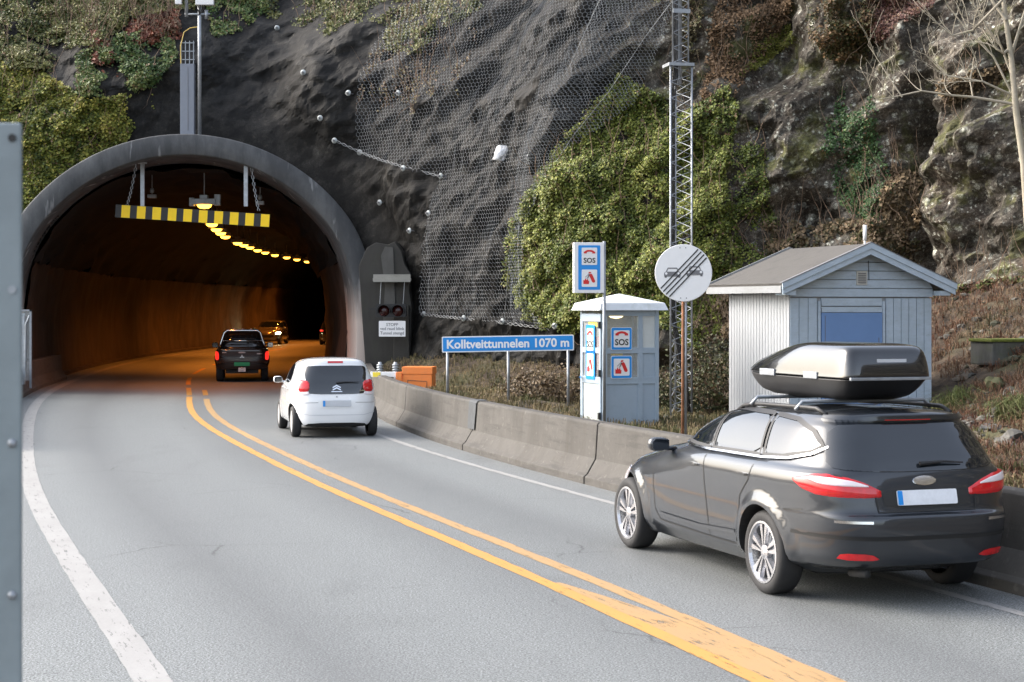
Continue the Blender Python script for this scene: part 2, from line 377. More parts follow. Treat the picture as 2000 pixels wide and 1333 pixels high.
def rock():
    m, nt, b = nmat('rock'); co = coords(nt); b.inputs['Roughness'].default_value = .72; b.inputs['Specular IOR Level'].default_value = .25
    g = node(nt, 'ShaderNodeSeparateXYZ'); nt.links.new(co, g.inputs[0])
    wn = node(nt, 'ShaderNodeTexNoise'); wn.inputs['Scale'].default_value = 1.1; wn.inputs['Detail'].default_value = 6; nt.links.new(co, wn.inputs['Vector'])
    wv = node(nt, 'ShaderNodeMix'); wv.data_type = 'VECTOR'; wv.inputs[0].default_value = .35
    nt.links.new(co, wv.inputs[4]); nt.links.new(wn.outputs['Color'], wv.inputs[5]); warp = wv.outputs[1]
    n1 = noise(nt, co, 1.0, 14, .8); n2 = noise(nt, co, 4.5, 10, .8); n3 = noise(nt, co, 1.3, 8, .75, (1.5, 1.5, .3)); n4 = noise(nt, co, 14, 6, .8)
    def cracks(scale, w):
        v = node(nt, 'ShaderNodeTexVoronoi', feature='DISTANCE_TO_EDGE'); v.inputs['Scale'].default_value = scale
        mp = node(nt, 'ShaderNodeMapping'); mp.inputs['Scale'].default_value = (1, 1, .6); mp.inputs['Rotation'].default_value = (.4, .5, 0); nt.links.new(warp, mp.inputs[0]); nt.links.new(mp.outputs[0], v.inputs['Vector'])
        return ramp(nt, v.outputs['Distance'], [(0.0, 1.0), (w, 0.0)])
    c1 = cracks(.7, .02)
    def ridge(src, w):
        s_ = node(nt, 'ShaderNodeMath', operation='SUBTRACT'); s_.inputs[1].default_value = .5; nt.links.new(src, s_.inputs[0])
        a_ = node(nt, 'ShaderNodeMath', operation='ABSOLUTE'); nt.links.new(s_.outputs[0], a_.inputs[0]); return ramp(nt, a_.outputs[0], [(0.0, 1.0), (w, 0.0)]), a_.outputs[0]
    nb = noise(nt, co, 1.9, 8, .68, (1.5, 1.5, .8)); nc = noise(nt, co, 6, 8, .7, (1.3, 1.3, .8))
    c2, rb_ = ridge(nb, .009); c3, rc_ = ridge(nc, .012)
    dark = ramp(nt, n1, [(.36, (.014, .0138, .0134)), (.5, (.026, .0253, .0238)), (.6, (.041, .0395, .0365)), (.67, (.11, .108, .103))])
    dark = mixc(nt, ramp(nt, n3, [(.52, 0.0), (.58, .5)]), dark, (.02, .019, .018))
    dark = mixc(nt, ramp(nt, n2, [(.56, 0.0), (.66, .5)]), dark, (.09, .075, .058))
    lite = ramp(nt, n1, [(.36, (.036, .028, .022)), (.46, (.066, .056, .045)), (.56, (.1, .09, .077)), (.66, (.17, .162, .145))])
    lite = mixc(nt, ramp(nt, n3, [(.5, 0.0), (.6, .7)]), lite, (.045, .03, .022))
    lite = mixc(nt, ramp(nt, n4, [(.5, 0.0), (.7, .6)]), lite, (.25, .24, .21))
    spots = None
    for sc, th in ((6, .3), (13, .3), (2.6, .22)):
        v = node(nt, 'ShaderNodeTexVoronoi'); v.inputs['Scale'].default_value = sc; nt.links.new(warp, v.inputs['Vector'])
        a = ramp(nt, v.outputs['Distance'], [(th - .05, 1.0), (th + .05, 0.0)])
        msk = ramp(nt, noise(nt, co, sc * .3, 6, .75), [(.5, 0.0), (.56, .8)])
        f = node(nt, 'ShaderNodeMath', operation='MULTIPLY'); nt.links.new(a, f.inputs[0]); nt.links.new(msk, f.inputs[1])
        f2 = node(nt, 'ShaderNodeMath', operation='MULTIPLY'); nt.links.new(f.outputs[0], f2.inputs[0]); nt.links.new(ramp(nt, n4, [(.4, .2), (.55, 1.0)]), f2.inputs[1])
        lite = mixc(nt, f2.outputs[0], lite, (.58, .6, .54))
    lite = mixc(nt, ramp(nt, noise(nt, co, .9, 6, .7), [(.53, 0.0), (.62, .75)]), lite, (.09, .095, .025))
    mr = node(nt, 'ShaderNodeMapRange'); mr.inputs[1].default_value = 2.2; mr.inputs[2].default_value = 4.2
    nt.links.new(g.outputs[0], mr.inputs[0])
    dark = mixc(nt, 1.0, dark, (.52, .5, .47), 'MULTIPLY'); lite = mixc(nt, 1.0, lite, (.8, .78, .74), 'MULTIPLY')
    cc = mixc(nt, mr.outputs[0], dark, lite)
    for c_, k_ in ((c1, .3), (c2, .9), (c3, .75)):
        k = node(nt, 'ShaderNodeMath', operation='MULTIPLY'); k.inputs[1].default_value = k_; nt.links.new(c_, k.inputs[0]); cc = mixc(nt, k.outputs[0], cc, (.008, .007, .006))
    cc = mixc(nt, 1.0, cc, ramp(nt, n4, [(.4, .8), (.5, 1.0), (.6, 1.25)]), 'MULTIPLY')
    cc = mixc(nt, 1.0, cc, ramp(nt, n2, [(.4, .82), (.5, 1.0), (.6, 1.2)]), 'MULTIPLY')
    cc = mixc(nt, 1.0, cc, ramp(nt, noise(nt, co, 38, 3, .8), [(.4, .75), (.6, 1.3)]), 'MULTIPLY')
    at = node(nt, 'ShaderNodeAttribute', attribute_name='Col'); cc = mixc(nt, 1.0, cc, at.outputs[0], 'MULTIPLY')
    for sc in ():
        v = node(nt, 'ShaderNodeTexVoronoi'); v.inputs['Scale'].default_value = sc
        mp = node(nt, 'ShaderNodeMapping'); mp.inputs['Scale'].default_value = (1, 1, .55); mp.inputs['Rotation'].default_value = (.3, .6, 0); nt.links.new(warp, mp.inputs[0]); nt.links.new(mp.outputs[0], v.inputs['Vector'])
        sp_ = node(nt, 'ShaderNodeSeparateColor'); nt.links.new(v.outputs['Color'], sp_.inputs[0])
        cc = mixc(nt, 1.0, cc, ramp(nt, sp_.outputs[0], [(0.0, .75), (1.0, 1.2)]), 'MULTIPLY')
    nt.links.new(cc, b.inputs['Base Color'])
    a0 = node(nt, 'ShaderNodeMath', operation='MULTIPLY'); a0.inputs[1].default_value = .25; nt.links.new(n1, a0.inputs[0]); acc = a0.outputs[0]
    for x_, w_ in ((n2, .5), (n4, .5), (rb_, .8), (c1, -.1), (c2, -.1)):
        a = node(nt, 'ShaderNodeMath', operation='MULTIPLY_ADD'); a.inputs[1].default_value = w_; nt.links.new(x_, a.inputs[0]); nt.links.new(acc, a.inputs[2]); acc = a.outputs[0]
    bump(nt, b, n4, .35, .015); return m
M['rock'] = rock()
def soil():
    m, nt, b = nmat('soil'); co = coords(nt); b.inputs['Roughness'].default_value = .95
    n = noise(nt, co, 3, 8, .8); n2 = noise(nt, co, .5, 4)
    cc = ramp(nt, n, [(.35, (.018, .012, .008)), (.5, (.055, .038, .024)), (.65, (.12, .085, .052))])
    cc = mixc(nt, ramp(nt, n2, [(.5, 0.0), (.65, .6)]), cc, (.07, .075, .025))
    nt.links.new(cc, b.inputs['Base Color']); bump(nt, b, n, .8, .06); return m
M['soil'] = soil()
def attr(name, rough=.6, trans=0):
    m, nt, b = nmat(name); a = node(nt, 'ShaderNodeAttribute', attribute_name='Col'); nt.links.new(a.outputs[0], b.inputs['Base Color'])
    b.inputs['Roughness'].default_value = rough; b.inputs['Specular IOR Level'].default_value = .35; return m
M['leaf'] = attr('leaf', .5); M['blade'] = attr('dry_blade', .8); M['stone'] = attr('loose_stone', .85)
M['bark'] = mat('pale_bark', (.36, .32, .25), .85, 0, .25, 12, .4, 40, dirt=(.16, .16, .1))
M['twig'] = mat('brown_twig', (.16, .11, .075), .9, 0, .3, 8)
M['mossy'] = concrete('mossy_block', (.14, .14, .13), 0, (.05, .05, .045), .5, green=.3)
M['moss'] = mat('moss', (.11, .13, .02), .95, 0, .4, 20, .8, 40)
M['wire'] = mat('netting_wire', (.24, .25, .255), .5, .5, .1)
M['galv_pale'] = mat('bolt_plate', (.38, .41, .41), .5, .2, .15, 20)
M['bag'] = mat('torn_white_sheet', (.75, .76, .78), .6, 0, .1)
M['rust'] = mat('rusty_steel', (.26, .12, .06), .8, .2, .3, 10)
M['cable'] = mat('yellow_cable', (.5, .35, .08), .6)

# ------------------------------------------------------------------ plan curves
cl = spline([-30, -10, 0, 11.3, 14.1, 18, 24, 28.4, 34.5, 40.4, 47, 60, 70, 80, 94, 110, 130, 150, 175],
            [16.5, 9.2, 5.4, 1.85, .98, -.35, -2.45, -3.8, -5.65, -7.15, -8.35, -10.75, -11.9, -12.6, -13.0, -12.7, -11.6, -9.4, -5])
ll = spline([-30, -10, 0, 11.3, 14.3, 17.25, 21.2, 27.6, 33.1, 41, 50, 59, 72, 83, 94, 110, 130, 150, 175],
            [10.5, 4.8, 1.5, -2.28, -3.36, -4.35, -5.7, -7.6, -9.1, -11.15, -13.1, -14.5, -16.1, -16.8, -16.9, -16.5, -15.3, -13, -8.6])
rl = spline([-30, -10, 0, 11.3, 14.3, 18, 21.5, 24, 27.1, 33, 37, 43, 50, 60, 72, 83, 94, 110, 130, 150, 175],
            [20, 12.5, 8.75, 4.8, 3.86, 2.55, 1.24, .35, -.74, -2.5, -3.5, -4.75, -5.95, -7.4, -8.55, -9.1, -9.3, -9.0, -7.9, -5.7, -1.3])
def smoothed(f):
    y = np.arange(-30, 176, .5); v = f(y); k = np.exp(-(np.arange(-16, 17) * .5 / 3.2) ** 2 / 2); k /= k.sum()
    vv = np.concatenate([v[0] - (v[1] - v[0]) * np.arange(16, 0, -1), v, v[-1] + (v[-1] - v[-2]) * np.arange(1, 17)])
    s = np.convolve(vv, k, 'valid'); return spline(y[::4], s[::4])
cl, ll, rl = smoothed(cl), smoothed(ll), smoothed(rl)
def off(f, y, d):
    y = np.asarray(y, float); s = (f(y + .05) - f(y - .05)) / .1; k = 1 / np.sqrt(1 + s * s)
    return f(y) + d * k, y - d * s * k         # point offset d to the right of the curve
def bar_off(y): return np.interp(y, [0, 14, 24, 31, 37, 43, 49.4], [.5, .5, .55, .62, .78, 1.05, 1.5])

# ------------------------------------------------------------------ tunnel geometry
PC = Vector((-9.19, 50, 0)); PYAW = radians(10.2); PR = 5.65; PZ = 1.65
def profile(dr=0.0, n=72, zb=-.1):              # portal outline (lateral, z) from left foot over the crown to the right foot
    out = []
    for k in range(n + 1):
        t = -pi / 2 + pi * k / n; a = abs(t)
        r = PR - .27 * sstep(radians(52), radians(88), a) - dr
        out.append((r * sin(t), PZ + r * cos(t)))
    w = out[-1][0]; out = [(-w + .12, zb), (-w + .03, .8)] + out + [(w - .03, .8), (w - .12, zb)]
    return out
def tun_pt(y, lat):                              # lateral offset from the tunnel axis at depth y
    x, yy = off(tun_axis, y, lat); return float(x), float(yy)
tun_axis = spline([44, 50, 60, 70, 80, 94, 110, 130, 150, 175], [-8.1, -9.19, -10.85, -12.1, -12.9, -13.25, -12.85, -11.7, -9.5, -5])
tunnel = empty('road_tunnel', (PC.x, PC.y, 0), 0, 'round concrete mouth of the road tunnel cut in dark rock, lit orange inside', 'tunnel')
def sweep_tunnel(name, prof_out, prof_in, ys, m, rough=0, sm=True, sel=None):
    vs = []; rings = []
    for y in ys:
        ring = []
        for (l, z) in prof_in:
            x, yy = tun_pt(y, l); ring.append((x - PC.x, yy - PC.y, z))
        vs += ring
    n = len(prof_in); fs = [(i * n + k, i * n + k + 1, (i + 1) * n + k + 1, (i + 1) * n + k) for i in range(len(ys) - 1) for k in range(n - 1)]
    v = np.array(vs)
    if rough:
        nn = fbm(v[:, 0] * .8, v[:, 1] * .8, v[:, 2] * .8, 4) * rough; g = np.clip(v[:, 2], 0, 1)
        lat = v[:, :2] * 0
        v[:, 0] += nn * g; v[:, 2] += nn * g * .6
    return np_mesh(name, v, fs, m, tunnel, sm)
# collar: front ring, outer skin, soffit
po = profile(0); pi_ = profile(.56)
vs = []; dep = 3.2
CO = lambda l, d, z: ((tun_pt(50, l)[0] - PC.x) - d * sin(PYAW), (tun_pt(50, l)[1] - PC.y) + d * cos(PYAW), z)
c = MB(); n = len(po)
ringA = [CO(l, 0.04, z) for l, z in po]; ringA2 = [CO(l * .994, 0, PZ + (z - PZ) * .994) for l, z in po]
ringB = [CO(l, 0, z) for l, z in pi_]; ringB2 = [CO(l, 0.04, z) for l, z in profile(.59)]
ringC = [CO(l, dep, z) for l, z in profile(.59)]; ringD = [CO(l, dep, z) for l, z in po]
rings = [ringD, ringA, ringA2, ringB, ringB2, ringC]
vv = [p for r in rings for p in r]; fs = [(i * n + k, i * n + k + 1, (i + 1) * n + k + 1, (i + 1) * n + k) for i in range(5) for k in range(n - 1)]
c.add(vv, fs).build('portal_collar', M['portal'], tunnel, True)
low = [(l, z) for l, z in profile(.62) if z <= 3.75]
hi = [(l, z) for l, z in profile(.66) if z >= 3.55]
half = len(low) // 2
ysT = np.arange(52.9, 172, .8)
for side in (low[:half], low[half:]):
    v = []; nn = len(side)
    for y in ysT:
        for l, z in side:
            x, yy = tun_pt(y, l); v.append((x - PC.x, yy - PC.y, z))
    v = np.array(v); g = fbm(v[:, 0] * .5, v[:, 1] * .5, v[:, 2] * .6, 5)
    v[:, 0] += g * .16
    fs = [(i * nn + k, i * nn + k + 1, (i + 1) * nn + k + 1, (i + 1) * nn + k) for i in range(len(ysT) - 1) for k in range(nn - 1)]
    np_mesh('lower_wall', v, fs, M['bore'], tunnel, True)
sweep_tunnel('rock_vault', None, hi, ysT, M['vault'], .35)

# ------------------------------------------------------------------ hillside (rock face)
FX = [(-70, 95), (-46, 72), (-32, 58), (-22, 53), (-15.5, 51.2), (-9, 51.4), (-4.5, 50.8), (-2.2, 48.6), (0, 46), (2.6, 43.4), (5.2, 41.6), (7.6, 40.2), (9.8, 37.6), (11.4, 33.5), (12.2, 28), (12.8, 22), (14, 13), (18, 2), (24, -12)]
FXa = np.array(FX, float); _s = np.concatenate([[0], np.cumsum(np.hypot(*np.diff(FXa, axis=0).T))])
fx_, fy_ = spline(_s, FXa[:, 0]), spline(_s, FXa[:, 1])
def s_at(x): return float(np.interp(x, FXa[:, 0], _s))
BUMPS = [(1215, 455, 190, 210, 1.5), (1310, 640, 120, 90, .7), (1520, 300, 120, 230, .9), (1722, 330, 26, 260, -1.3), (1860, 300, 110, 150, 1.3),
         (1680, 80, 90, 70, .8), (1440, 90, 60, 140, -1.0), (1930, 560, 80, 60, .6), (1960, 40, 90, 60, .8), (1600, 560, 160, 40, -.5),
         (600, 150, 90, 130, .8), (480, 130, 70, 120, -.3), (690, 520, 50, 100, -.4), (770, 400, 60, 100, .5), (950, 420, 130, 260, .2), (120, 250, 120, 120, .5), (1130, 180, 60, 130, .7)]
def cliff(s, h, detail=1.0):
    s = np.asarray(s, float); h = np.asarray(h, float)
    x, y = fx_(s), fy_(s); dx, dy = fx_(s + .5) - fx_(s - .5), fy_(s + .5) - fy_(s - .5); L = np.hypot(dx, dy)
    nx, ny = dy / L, -dx / L                                 # towards the road
    k = sstep(1.5, 5.5, x)                                   # 0 = steep face at the portal, 1 = leaning rock on the right
    back = h * (.07 + .2 * k)
    brk = 9.2 + .9 * sstep(-7, -3, x) + 1.0 * sstep(-1, 3, x) + 3.0 * k + .9 * perlin(x * .5, y * .5, 0 * x + 2.2)
    back = back + 1.15 * .7 * np.logaddexp(0, (h - brk) / .7)
    px = 1000 + x * FPX / y; pz = HOR - (h - CH) * FPX / (y + back)
    D = np.zeros_like(x)
    for bx, by, rx, ry, a in BUMPS: D = D + a * np.exp(-((px - bx) / rx) ** 2 - ((pz - by) / ry) ** 2)
    amp = .5 + .42 * k
    D = D + amp * .9 * perlin(x * .22 + 3, y * .22, h * .2)
    if detail:
        tl = h * .6 + x * .45
        wu = s + .07 * perlin(x * .7, y * .7, h * .7); wv = h + .07 * perlin(x * .7 + 9, y * .7, h * .7)
        ra, rb = wu * .8 + wv * .6, -wu * .6 + wv * .8; rc, rd = wu * .5 - wv * .87, wu * .87 + wv * .5
        D = D + detail * amp * (.62 * planes(ra * .42, rb * .75, 11) + .5 * planes(rc * 1.25 + 3, rd * .85, 37) + .24 * planes(ra * 1.9, rb * 2.9, 5) + .1 * planes(rc * 4.6, rd * 3.8, 71)
             + .06 * facets(x * .5 + h * .15, y * .5, tl * .55) + .05 * facets(x * 5, y * 5, tl * 4.3))
    near = np.exp(-(np.maximum(0, np.hypot(x - PC.x, h - PZ) - 5.6) / 1.2) ** 2) * (y > 47)
    D = D * (1 - near) - .1 * near
    return x + nx * (D - back), y + ny * (D - back), h + 0 * x, nx, ny
ss = np.concatenate([np.arange(0, s_at(-19), .8), np.arange(s_at(-19), s_at(12.9), .064), np.arange(s_at(12.9), _s[-1], .8)])
hh = np.concatenate([np.arange(-.6, 13.5, .064), np.arange(13.5, 34, .6)])
SG, HG = np.meshgrid(ss, hh)
X, Y, Zz, NX, NY = cliff(SG, HG)
nh, ns = X.shape
idx = np.arange(nh * ns).reshape(nh, ns)
F = np.stack([idx[:-1, :-1], idx[:-1, 1:], idx[1:, 1:], idx[1:, :-1]], -1).reshape(-1, 4)
V = np.stack([X, Y, Zz], -1).reshape(-1, 3)
r = np.hypot(V[:, 0] - PC.x - .1, V[:, 2] - PZ); hole = (r < 5.35) & (V[:, 1] > 45) | ((np.abs(V[:, 0] - PC.x) < 5.2) & (V[:, 2] < 2.2) & (V[:, 1] > 45))
F = F[~hole[F].any(1)]
wu = SG + .07 * perlin(fx_(SG) * .7, fy_(SG) * .7, HG * .7); wv = HG + .07 * perlin(fx_(SG) * .7 + 9, fy_(SG) * .7, HG * .7)
ra, rb = wu * .8 + wv * .6, -wu * .6 + wv * .8; rc, rd = wu * .5 - wv * .87, wu * .87 + wv * .5
tone = (1 + .22 * plane_tone(ra * .42, rb * .75, 11)) * (1 + .38 * plane_tone(rc * 1.25 + 3, rd * .85, 37)) * (1 + .42 * plane_tone(ra * 1.9, rb * 2.9, 5)) * (1 + .22 * plane_tone(rc * 4.6, rd * 3.8, 71))
hill = np_mesh('hillside', V, F, M['rock'], None, False, col=np.repeat(tone.reshape(-1, 1), 3, 1)); tag(hill, kind='structure')
CLs, CLh = SG, HG
Pxs = 1000 + X * FPX / Y; Pys = HOR - (Zz - CH) * FPX / Y

# ------------------------------------------------------------------ terrain
foot_pts = np.stack([fx_(np.arange(0, _s[-1], .5)), fy_(np.arange(0, _s[-1], .5))], -1)
def ground_z(x, y):
    x = np.asarray(x, float); y = np.asarray(y, float)
    bx, by = off(rl, y, bar_off(y) + .45); d = (x - bx) * .94
    sh = x.shape; P = np.stack([x.ravel(), y.ravel()], -1)
    dc = np.full(len(P), 99.)
    near = (P[:, 0] > -20) & (P[:, 0] < 40) & (P[:, 1] < 60)
    for i in range(0, len(foot_pts), 8):
        q = foot_pts[i:i + 8]; dc[near] = np.minimum(dc[near], np.hypot(P[near, None, 0] - q[None, :, 0], P[near, None, 1] - q[None, :, 1]).min(1))
    dc = dc.reshape(sh); kr = sstep(4.5, 7.5, x)
    base = .3 + .25 * np.exp(-((x + 1.5) / 2.5) ** 2 - ((y - 38) / 4) ** 2)
    ramp_r = 2.6 * np.clip((6.3 - dc) / 6.3, 0, 1) ** 1.35; ramp_c = .8 * np.clip((2.6 - dc) / 2.6, 0, 1) ** 1.4
    z = base + kr * ramp_r + (1 - kr) * ramp_c + .07 * fbm(x * .9, y * .9, x * 0, 4) + .1 * kr * fbm(x * 2.2, y * 2.2, x * 0 + 4, 3)
    m = sstep(-.05, .35, d) * (y < 50.6) * (y > 2)
    z = -.06 + (z + .06) * m
    return z
xs = np.concatenate([[-4000, -1500, -500, -200, -90, -50, -30], np.arange(-20, -6, 1.0), np.arange(-6, 15, .12), np.arange(15, 30, 1.), [40, 80, 200, 600, 1500, 4000]])
ys = np.concatenate([[-4000, -1500, -400, -100, -40, -10, 0, 4], np.arange(6, 52, .15), np.arange(52, 180, 6), [220, 400, 1200, 4000]])
GX, GY = np.meshgrid(xs, ys); GZ = ground_z(GX, GY)
i2 = np.arange(GX.size).reshape(GX.shape)
F2 = np.stack([i2[:-1, :-1], i2[:-1, 1:], i2[1:, 1:], i2[1:, :-1]], -1).reshape(-1, 4)
tag(np_mesh('ground', np.stack([GX, GY, GZ], -1).reshape(-1, 3), F2, M['soil'], None, True), kind='structure')

# ------------------------------------------------------------------ road and markings
def ribbon(name, fl, fr, ys, z, m, nlat=2, uvw=False):
    vs = []; uv = []
    for y in ys:
        (x0, y0), (x1, y1) = fl(y), fr(y)
        for k in range(nlat):
            t = k / (nlat - 1); vs.append((x0 + (x1 - x0) * t, y0 + (y1 - y0) * t, z)); uv.append((t, y / 4))
    fs = [(i * nlat + k, i * nlat + k + 1, (i + 1) * nlat + k + 1, (i + 1) * nlat + k) for i in range(len(ys) - 1) for k in range(nlat - 1)]
    return tag(np_mesh(name, vs, fs, m, None, False, uv=uv), kind='structure')
o2 = lambda f, d: (lambda y: tuple(float(t) for t in off(f, y, d)))
ribbon('road', o2(ll, -2.4), lambda y: tuple(float(t) for t in off(rl, y, float(bar_off(y)) + .3)), np.arange(-28, 173, 1.0), 0.0, M['asphalt'], 10)
def line(name, f, c, w, y0, y1, m, z=.004, jag=.0, step=.25):
    ys = np.arange(y0, y1 + 1e-6, step); vs = []
    for y in ys:
        j = RNG.uniform(-jag, jag, 2)
        for d in (c - w / 2 + j[0], c + w / 2 + j[1]):
            x, yy = off(f, y, d); vs.append((float(x), float(yy), z))
    fs = [(2 * i, 2 * i + 1, 2 * i + 3, 2 * i + 2) for i in range(len(ys) - 1)]
    return tag(np_mesh(name, vs, fs, m), kind='structure')
line('white_edge_line', ll, .0, .24, -26, 150, M['line_w'], jag=.006)
line('white_edge_line', rl, .0, .12, -26, 150, M['line_w'], jag=.005)
line('yellow_centre_line', cl, -.22, .15, -26, 47.3, M['line_y'], jag=.008)
line('yellow_centre_line', cl, .22, .15, -26, 46.0, M['line_yw'], jag=.008)
vs = []; ys = np.arange(-26, 15.6, .2)
for y in ys:
    e1 = -.147 + .29 * float(np.clip((15.6 - y) / 2.2, 0, 1)) ** .8
    for d in (-.147, e1): x_, y_ = off(cl, y, d); vs.append((float(x_), float(y_), .0042))
tag(np_mesh('worn_yellow_patch', vs, [(2 * i, 2 * i + 1, 2 * i + 3, 2 * i + 2) for i in range(len(ys) - 1)], M['line_yw']), kind='structure')
for k, (a, b) in enumerate(((47.9, 52.5), (54.5, 60), (63, 69), (73, 79), (84, 90), (96, 102))):
    line('yellow_dash', cl, -.22, .14, a, b, M['line_y'])
    if k == 0: line('yellow_dash', cl, .22, .14, a, 51, M['line_y'])
# kerb walks in the tunnel
def walk(name, f, d0, d1, y0, y1):
    c = MB(); ys = np.arange(y0, y1, 1.0); vs = []
    for y in ys:
        for d, z in ((d0, .0), (d0 + .02, .13), (d1, .15)):
            x, yy = off(f, y, d); vs.append((float(x), float(yy), z))
    fs = [(i * 3 + k, i * 3 + k + 1, i * 3 + k + 4, i * 3 + k + 3) for i in range(len(ys) - 1) for k in range(2)]
    tag(np_mesh(name, vs, fs, M['bore']), kind='structure')
walk('kerb', ll, -.75, -2.5, 50.2, 170); walk('kerb', rl, .75, 2.4, 50.2, 170)

# ------------------------------------------------------------------ concrete barriers
BP = [(0, 0), (0, .1), (.05, .14), (.17, .34), (.2, .8), (.225, .83), (.395, .83), (.42, .8), (.44, .3), (.6, .1), (.6, 0)]
def barrier(f, offf, y0, y1, label, group, side=1, prof=BP, cap0=True, cap1=True, curl=0):
    ys = np.linspace(y0, y1, max(3, int((y1 - y0) / .5))); n = len(prof)
    ym = (y0 + y1) / 2; cx, cy = off(f, ym, float(offf(ym)) * side)
    root = empty('concrete_barrier', (float(cx), float(cy), 0), 0, label, 'road barrier', group)
    vs = []
    for y in ys:
        for d, z in prof:
            x, yy = off(f, y, side * (float(offf(y)) + d)); vs.append((float(x) - float(cx), float(yy) - float(cy), z - .02 * (z == 0)))
    fs = [(i * n + k, i * n + (k + 1) % n, (i + 1) * n + (k + 1) % n, (i + 1) * n + k) for i in range(len(ys) - 1) for k in range(n)]
    fs += [tuple(range(n)), tuple((len(ys) - 1) * n + k for k in range(n - 1, -1, -1))]
    b = MB().add(vs, fs).build('barrier_body', M['conc'], root, False, .012)
    return root
jo = [11.2, 17.35, 23.75, 29.35, 35.2, 41.4, 49.2]
BL = ['barrier segment nearest the camera, half hidden behind the charcoal estate car', 'barrier segment directly behind the charcoal estate car', 'barrier segment with a dark joint below the emergency phone booth',
      'barrier segment in front of the blue tunnel name sign', 'barrier segment beside the white hatchback, before the orange gate box', 'barrier segment curving to the right foot of the tunnel mouth']
for k in range(6):
    barrier(rl, bar_off, jo[k] + .02, jo[k + 1] - .02, BL[k], 'concrete barrier segments along the right kerb')
barrier(rl, bar_off, -6, 11.16, 'barrier segment running out of the picture at the right', 'concrete barrier segments along the right kerb')
# left barrier by the portal
lo_ = lambda y: float(np.interp(y, [28, 44, 52, 58.5], [.6, .5, .45, .3]))
barrier(ll, lo_, 30, 58.5, 'concrete barrier on the left of the tunnel mouth, its blunt end lit orange', None, -1)
# joint patch: dark plate on the barrier
for yj, w, lab in ((29.35, .2, 'dark grey joint plate let into the barrier near the tunnel name sign'),):
    a0, a1 = [off(rl, yj + q, 0) for q in (-w, w)]
    c = MB(); vs = []
    for q in (-w * .85, w * .85):
        for d, z in ((.155, .36), (.187, .8), (.225, .842), (.41, .842)):
            x, yy = off(rl, yj + q * (1 + .35 * z), float(bar_off(yj)) + d - .012); vs.append((float(x), float(yy), z))
    c.add(vs, [(k, k + 1, k + 5, k + 4) for k in range(3)])
    o = c.build('joint_plate', mat('dark_joint', (.06, .065, .07), .8, 0, .2, 10), None, False, recalc=False); tag(o, lab, 'joint plate')

exec_parts = []
# ------------------------------------------------------------------ things at the tunnel mouth
s69 = FPX / 50.0
# closed unseen shell added round the bore so that no daylight leaks in
v = []; pr = [(l * 1.05, z) for l, z in profile(-.5)]
for y in np.concatenate([[52.75], ysT[1:], [172.0, 172.5]]):
    for l, z in pr:
        x, yy = tun_pt(y, l); v.append((x - PC.x, yy - PC.y, z))
nn = len(pr); fs = [(i * nn + k, i * nn + k + 1, (i + 1) * nn + k + 1, (i + 1) * nn + k) for i in range(len(ysT) + 1) for k in range(nn - 1)]
v = np.array(v); base = len(v)
# end annulus between collar and added shell, and far end cap
coll = [CO(l, 2.9, z) for l, z in profile(.02)]
MBx = MB().add([tuple(p) for p in v], fs)
MBx.add([tuple(v[k]) for k in range(nn)] + coll, [(k, k + 1, nn + k + 1, nn + k) for k in range(nn - 1)])
MBx.add([tuple(v[base - nn + k]) for k in range(nn)], [tuple(range(nn))])
MBx.build('light_seal_shell', M['vault'], tunnel, False, recalc=False)
# height bar
def at_local(o_y): pass
HB = PX(376, 422, 50.6)
hb = empty('height_warning_bar', HB, 0, 'black and yellow striped height warning bar hanging in the tunnel mouth', 'warning bar')
hw = 302 / (FPX / 50.6) / 2
tilt = Matrix.Rotation(radians(3.7), 3, 'Y')
c = MB(); c.box((0, .02, 0), (hw * 2, .06, .37), M=tilt); c.build('bar_board', M['black'], hb, bevel=.004)
for k in range(10):
    xc = -hw + .3 + k * (hw * 2 - .43) / 9
    MB().box(tuple(tilt @ Vector((xc, -.014, 0))), (.245, .006, .355), M=tilt).build('yellow_stripe', M['yellow'], hb)
for px_ in (278, 480):
    p = PX(px_, 400, 50.6) - HB; top = PX(px_, 322, 50.6) - HB
    MB().box(((p.x), .03, (p.z + top.z) / 2), (.11, .07, top.z - p.z + .1)).build('hanger', M['galv_matt'], hb)
    MB().tube([(p.x, .03, top.z + .05), (p.x, .03, top.z + .55)], .015).box((p.x, .03, top.z + .05), (.24, .1, .05)).build('hanger_rod', M['galv_matt'], hb)
for a, b_ in (((265, 345), (247, 402)), ((490, 345), (505, 412))):
    p, q = PX(*a, 50.6) - HB, PX(*b_, 50.6) - HB; p.z += .35
    c = MB(); nl = 16
    for k in range(nl):
        t = k / nl; m_ = p.lerp(q, t) + Vector((0, .05, -.12 * sin(pi * t))); m2 = p.lerp(q, t + 1 / nl) + Vector((0, .05, -.12 * sin(pi * (t + 1 / nl))))
        o_ = Vector((.03, 0, 0)) if k % 2 else Vector((0, .03, 0))
        c.tube([m_ + o_, m2 + o_], .011, 5); c.tube([m_ - o_, m2 - o_], .011, 5)
    c.build('chain', M['galv_matt'], hb)
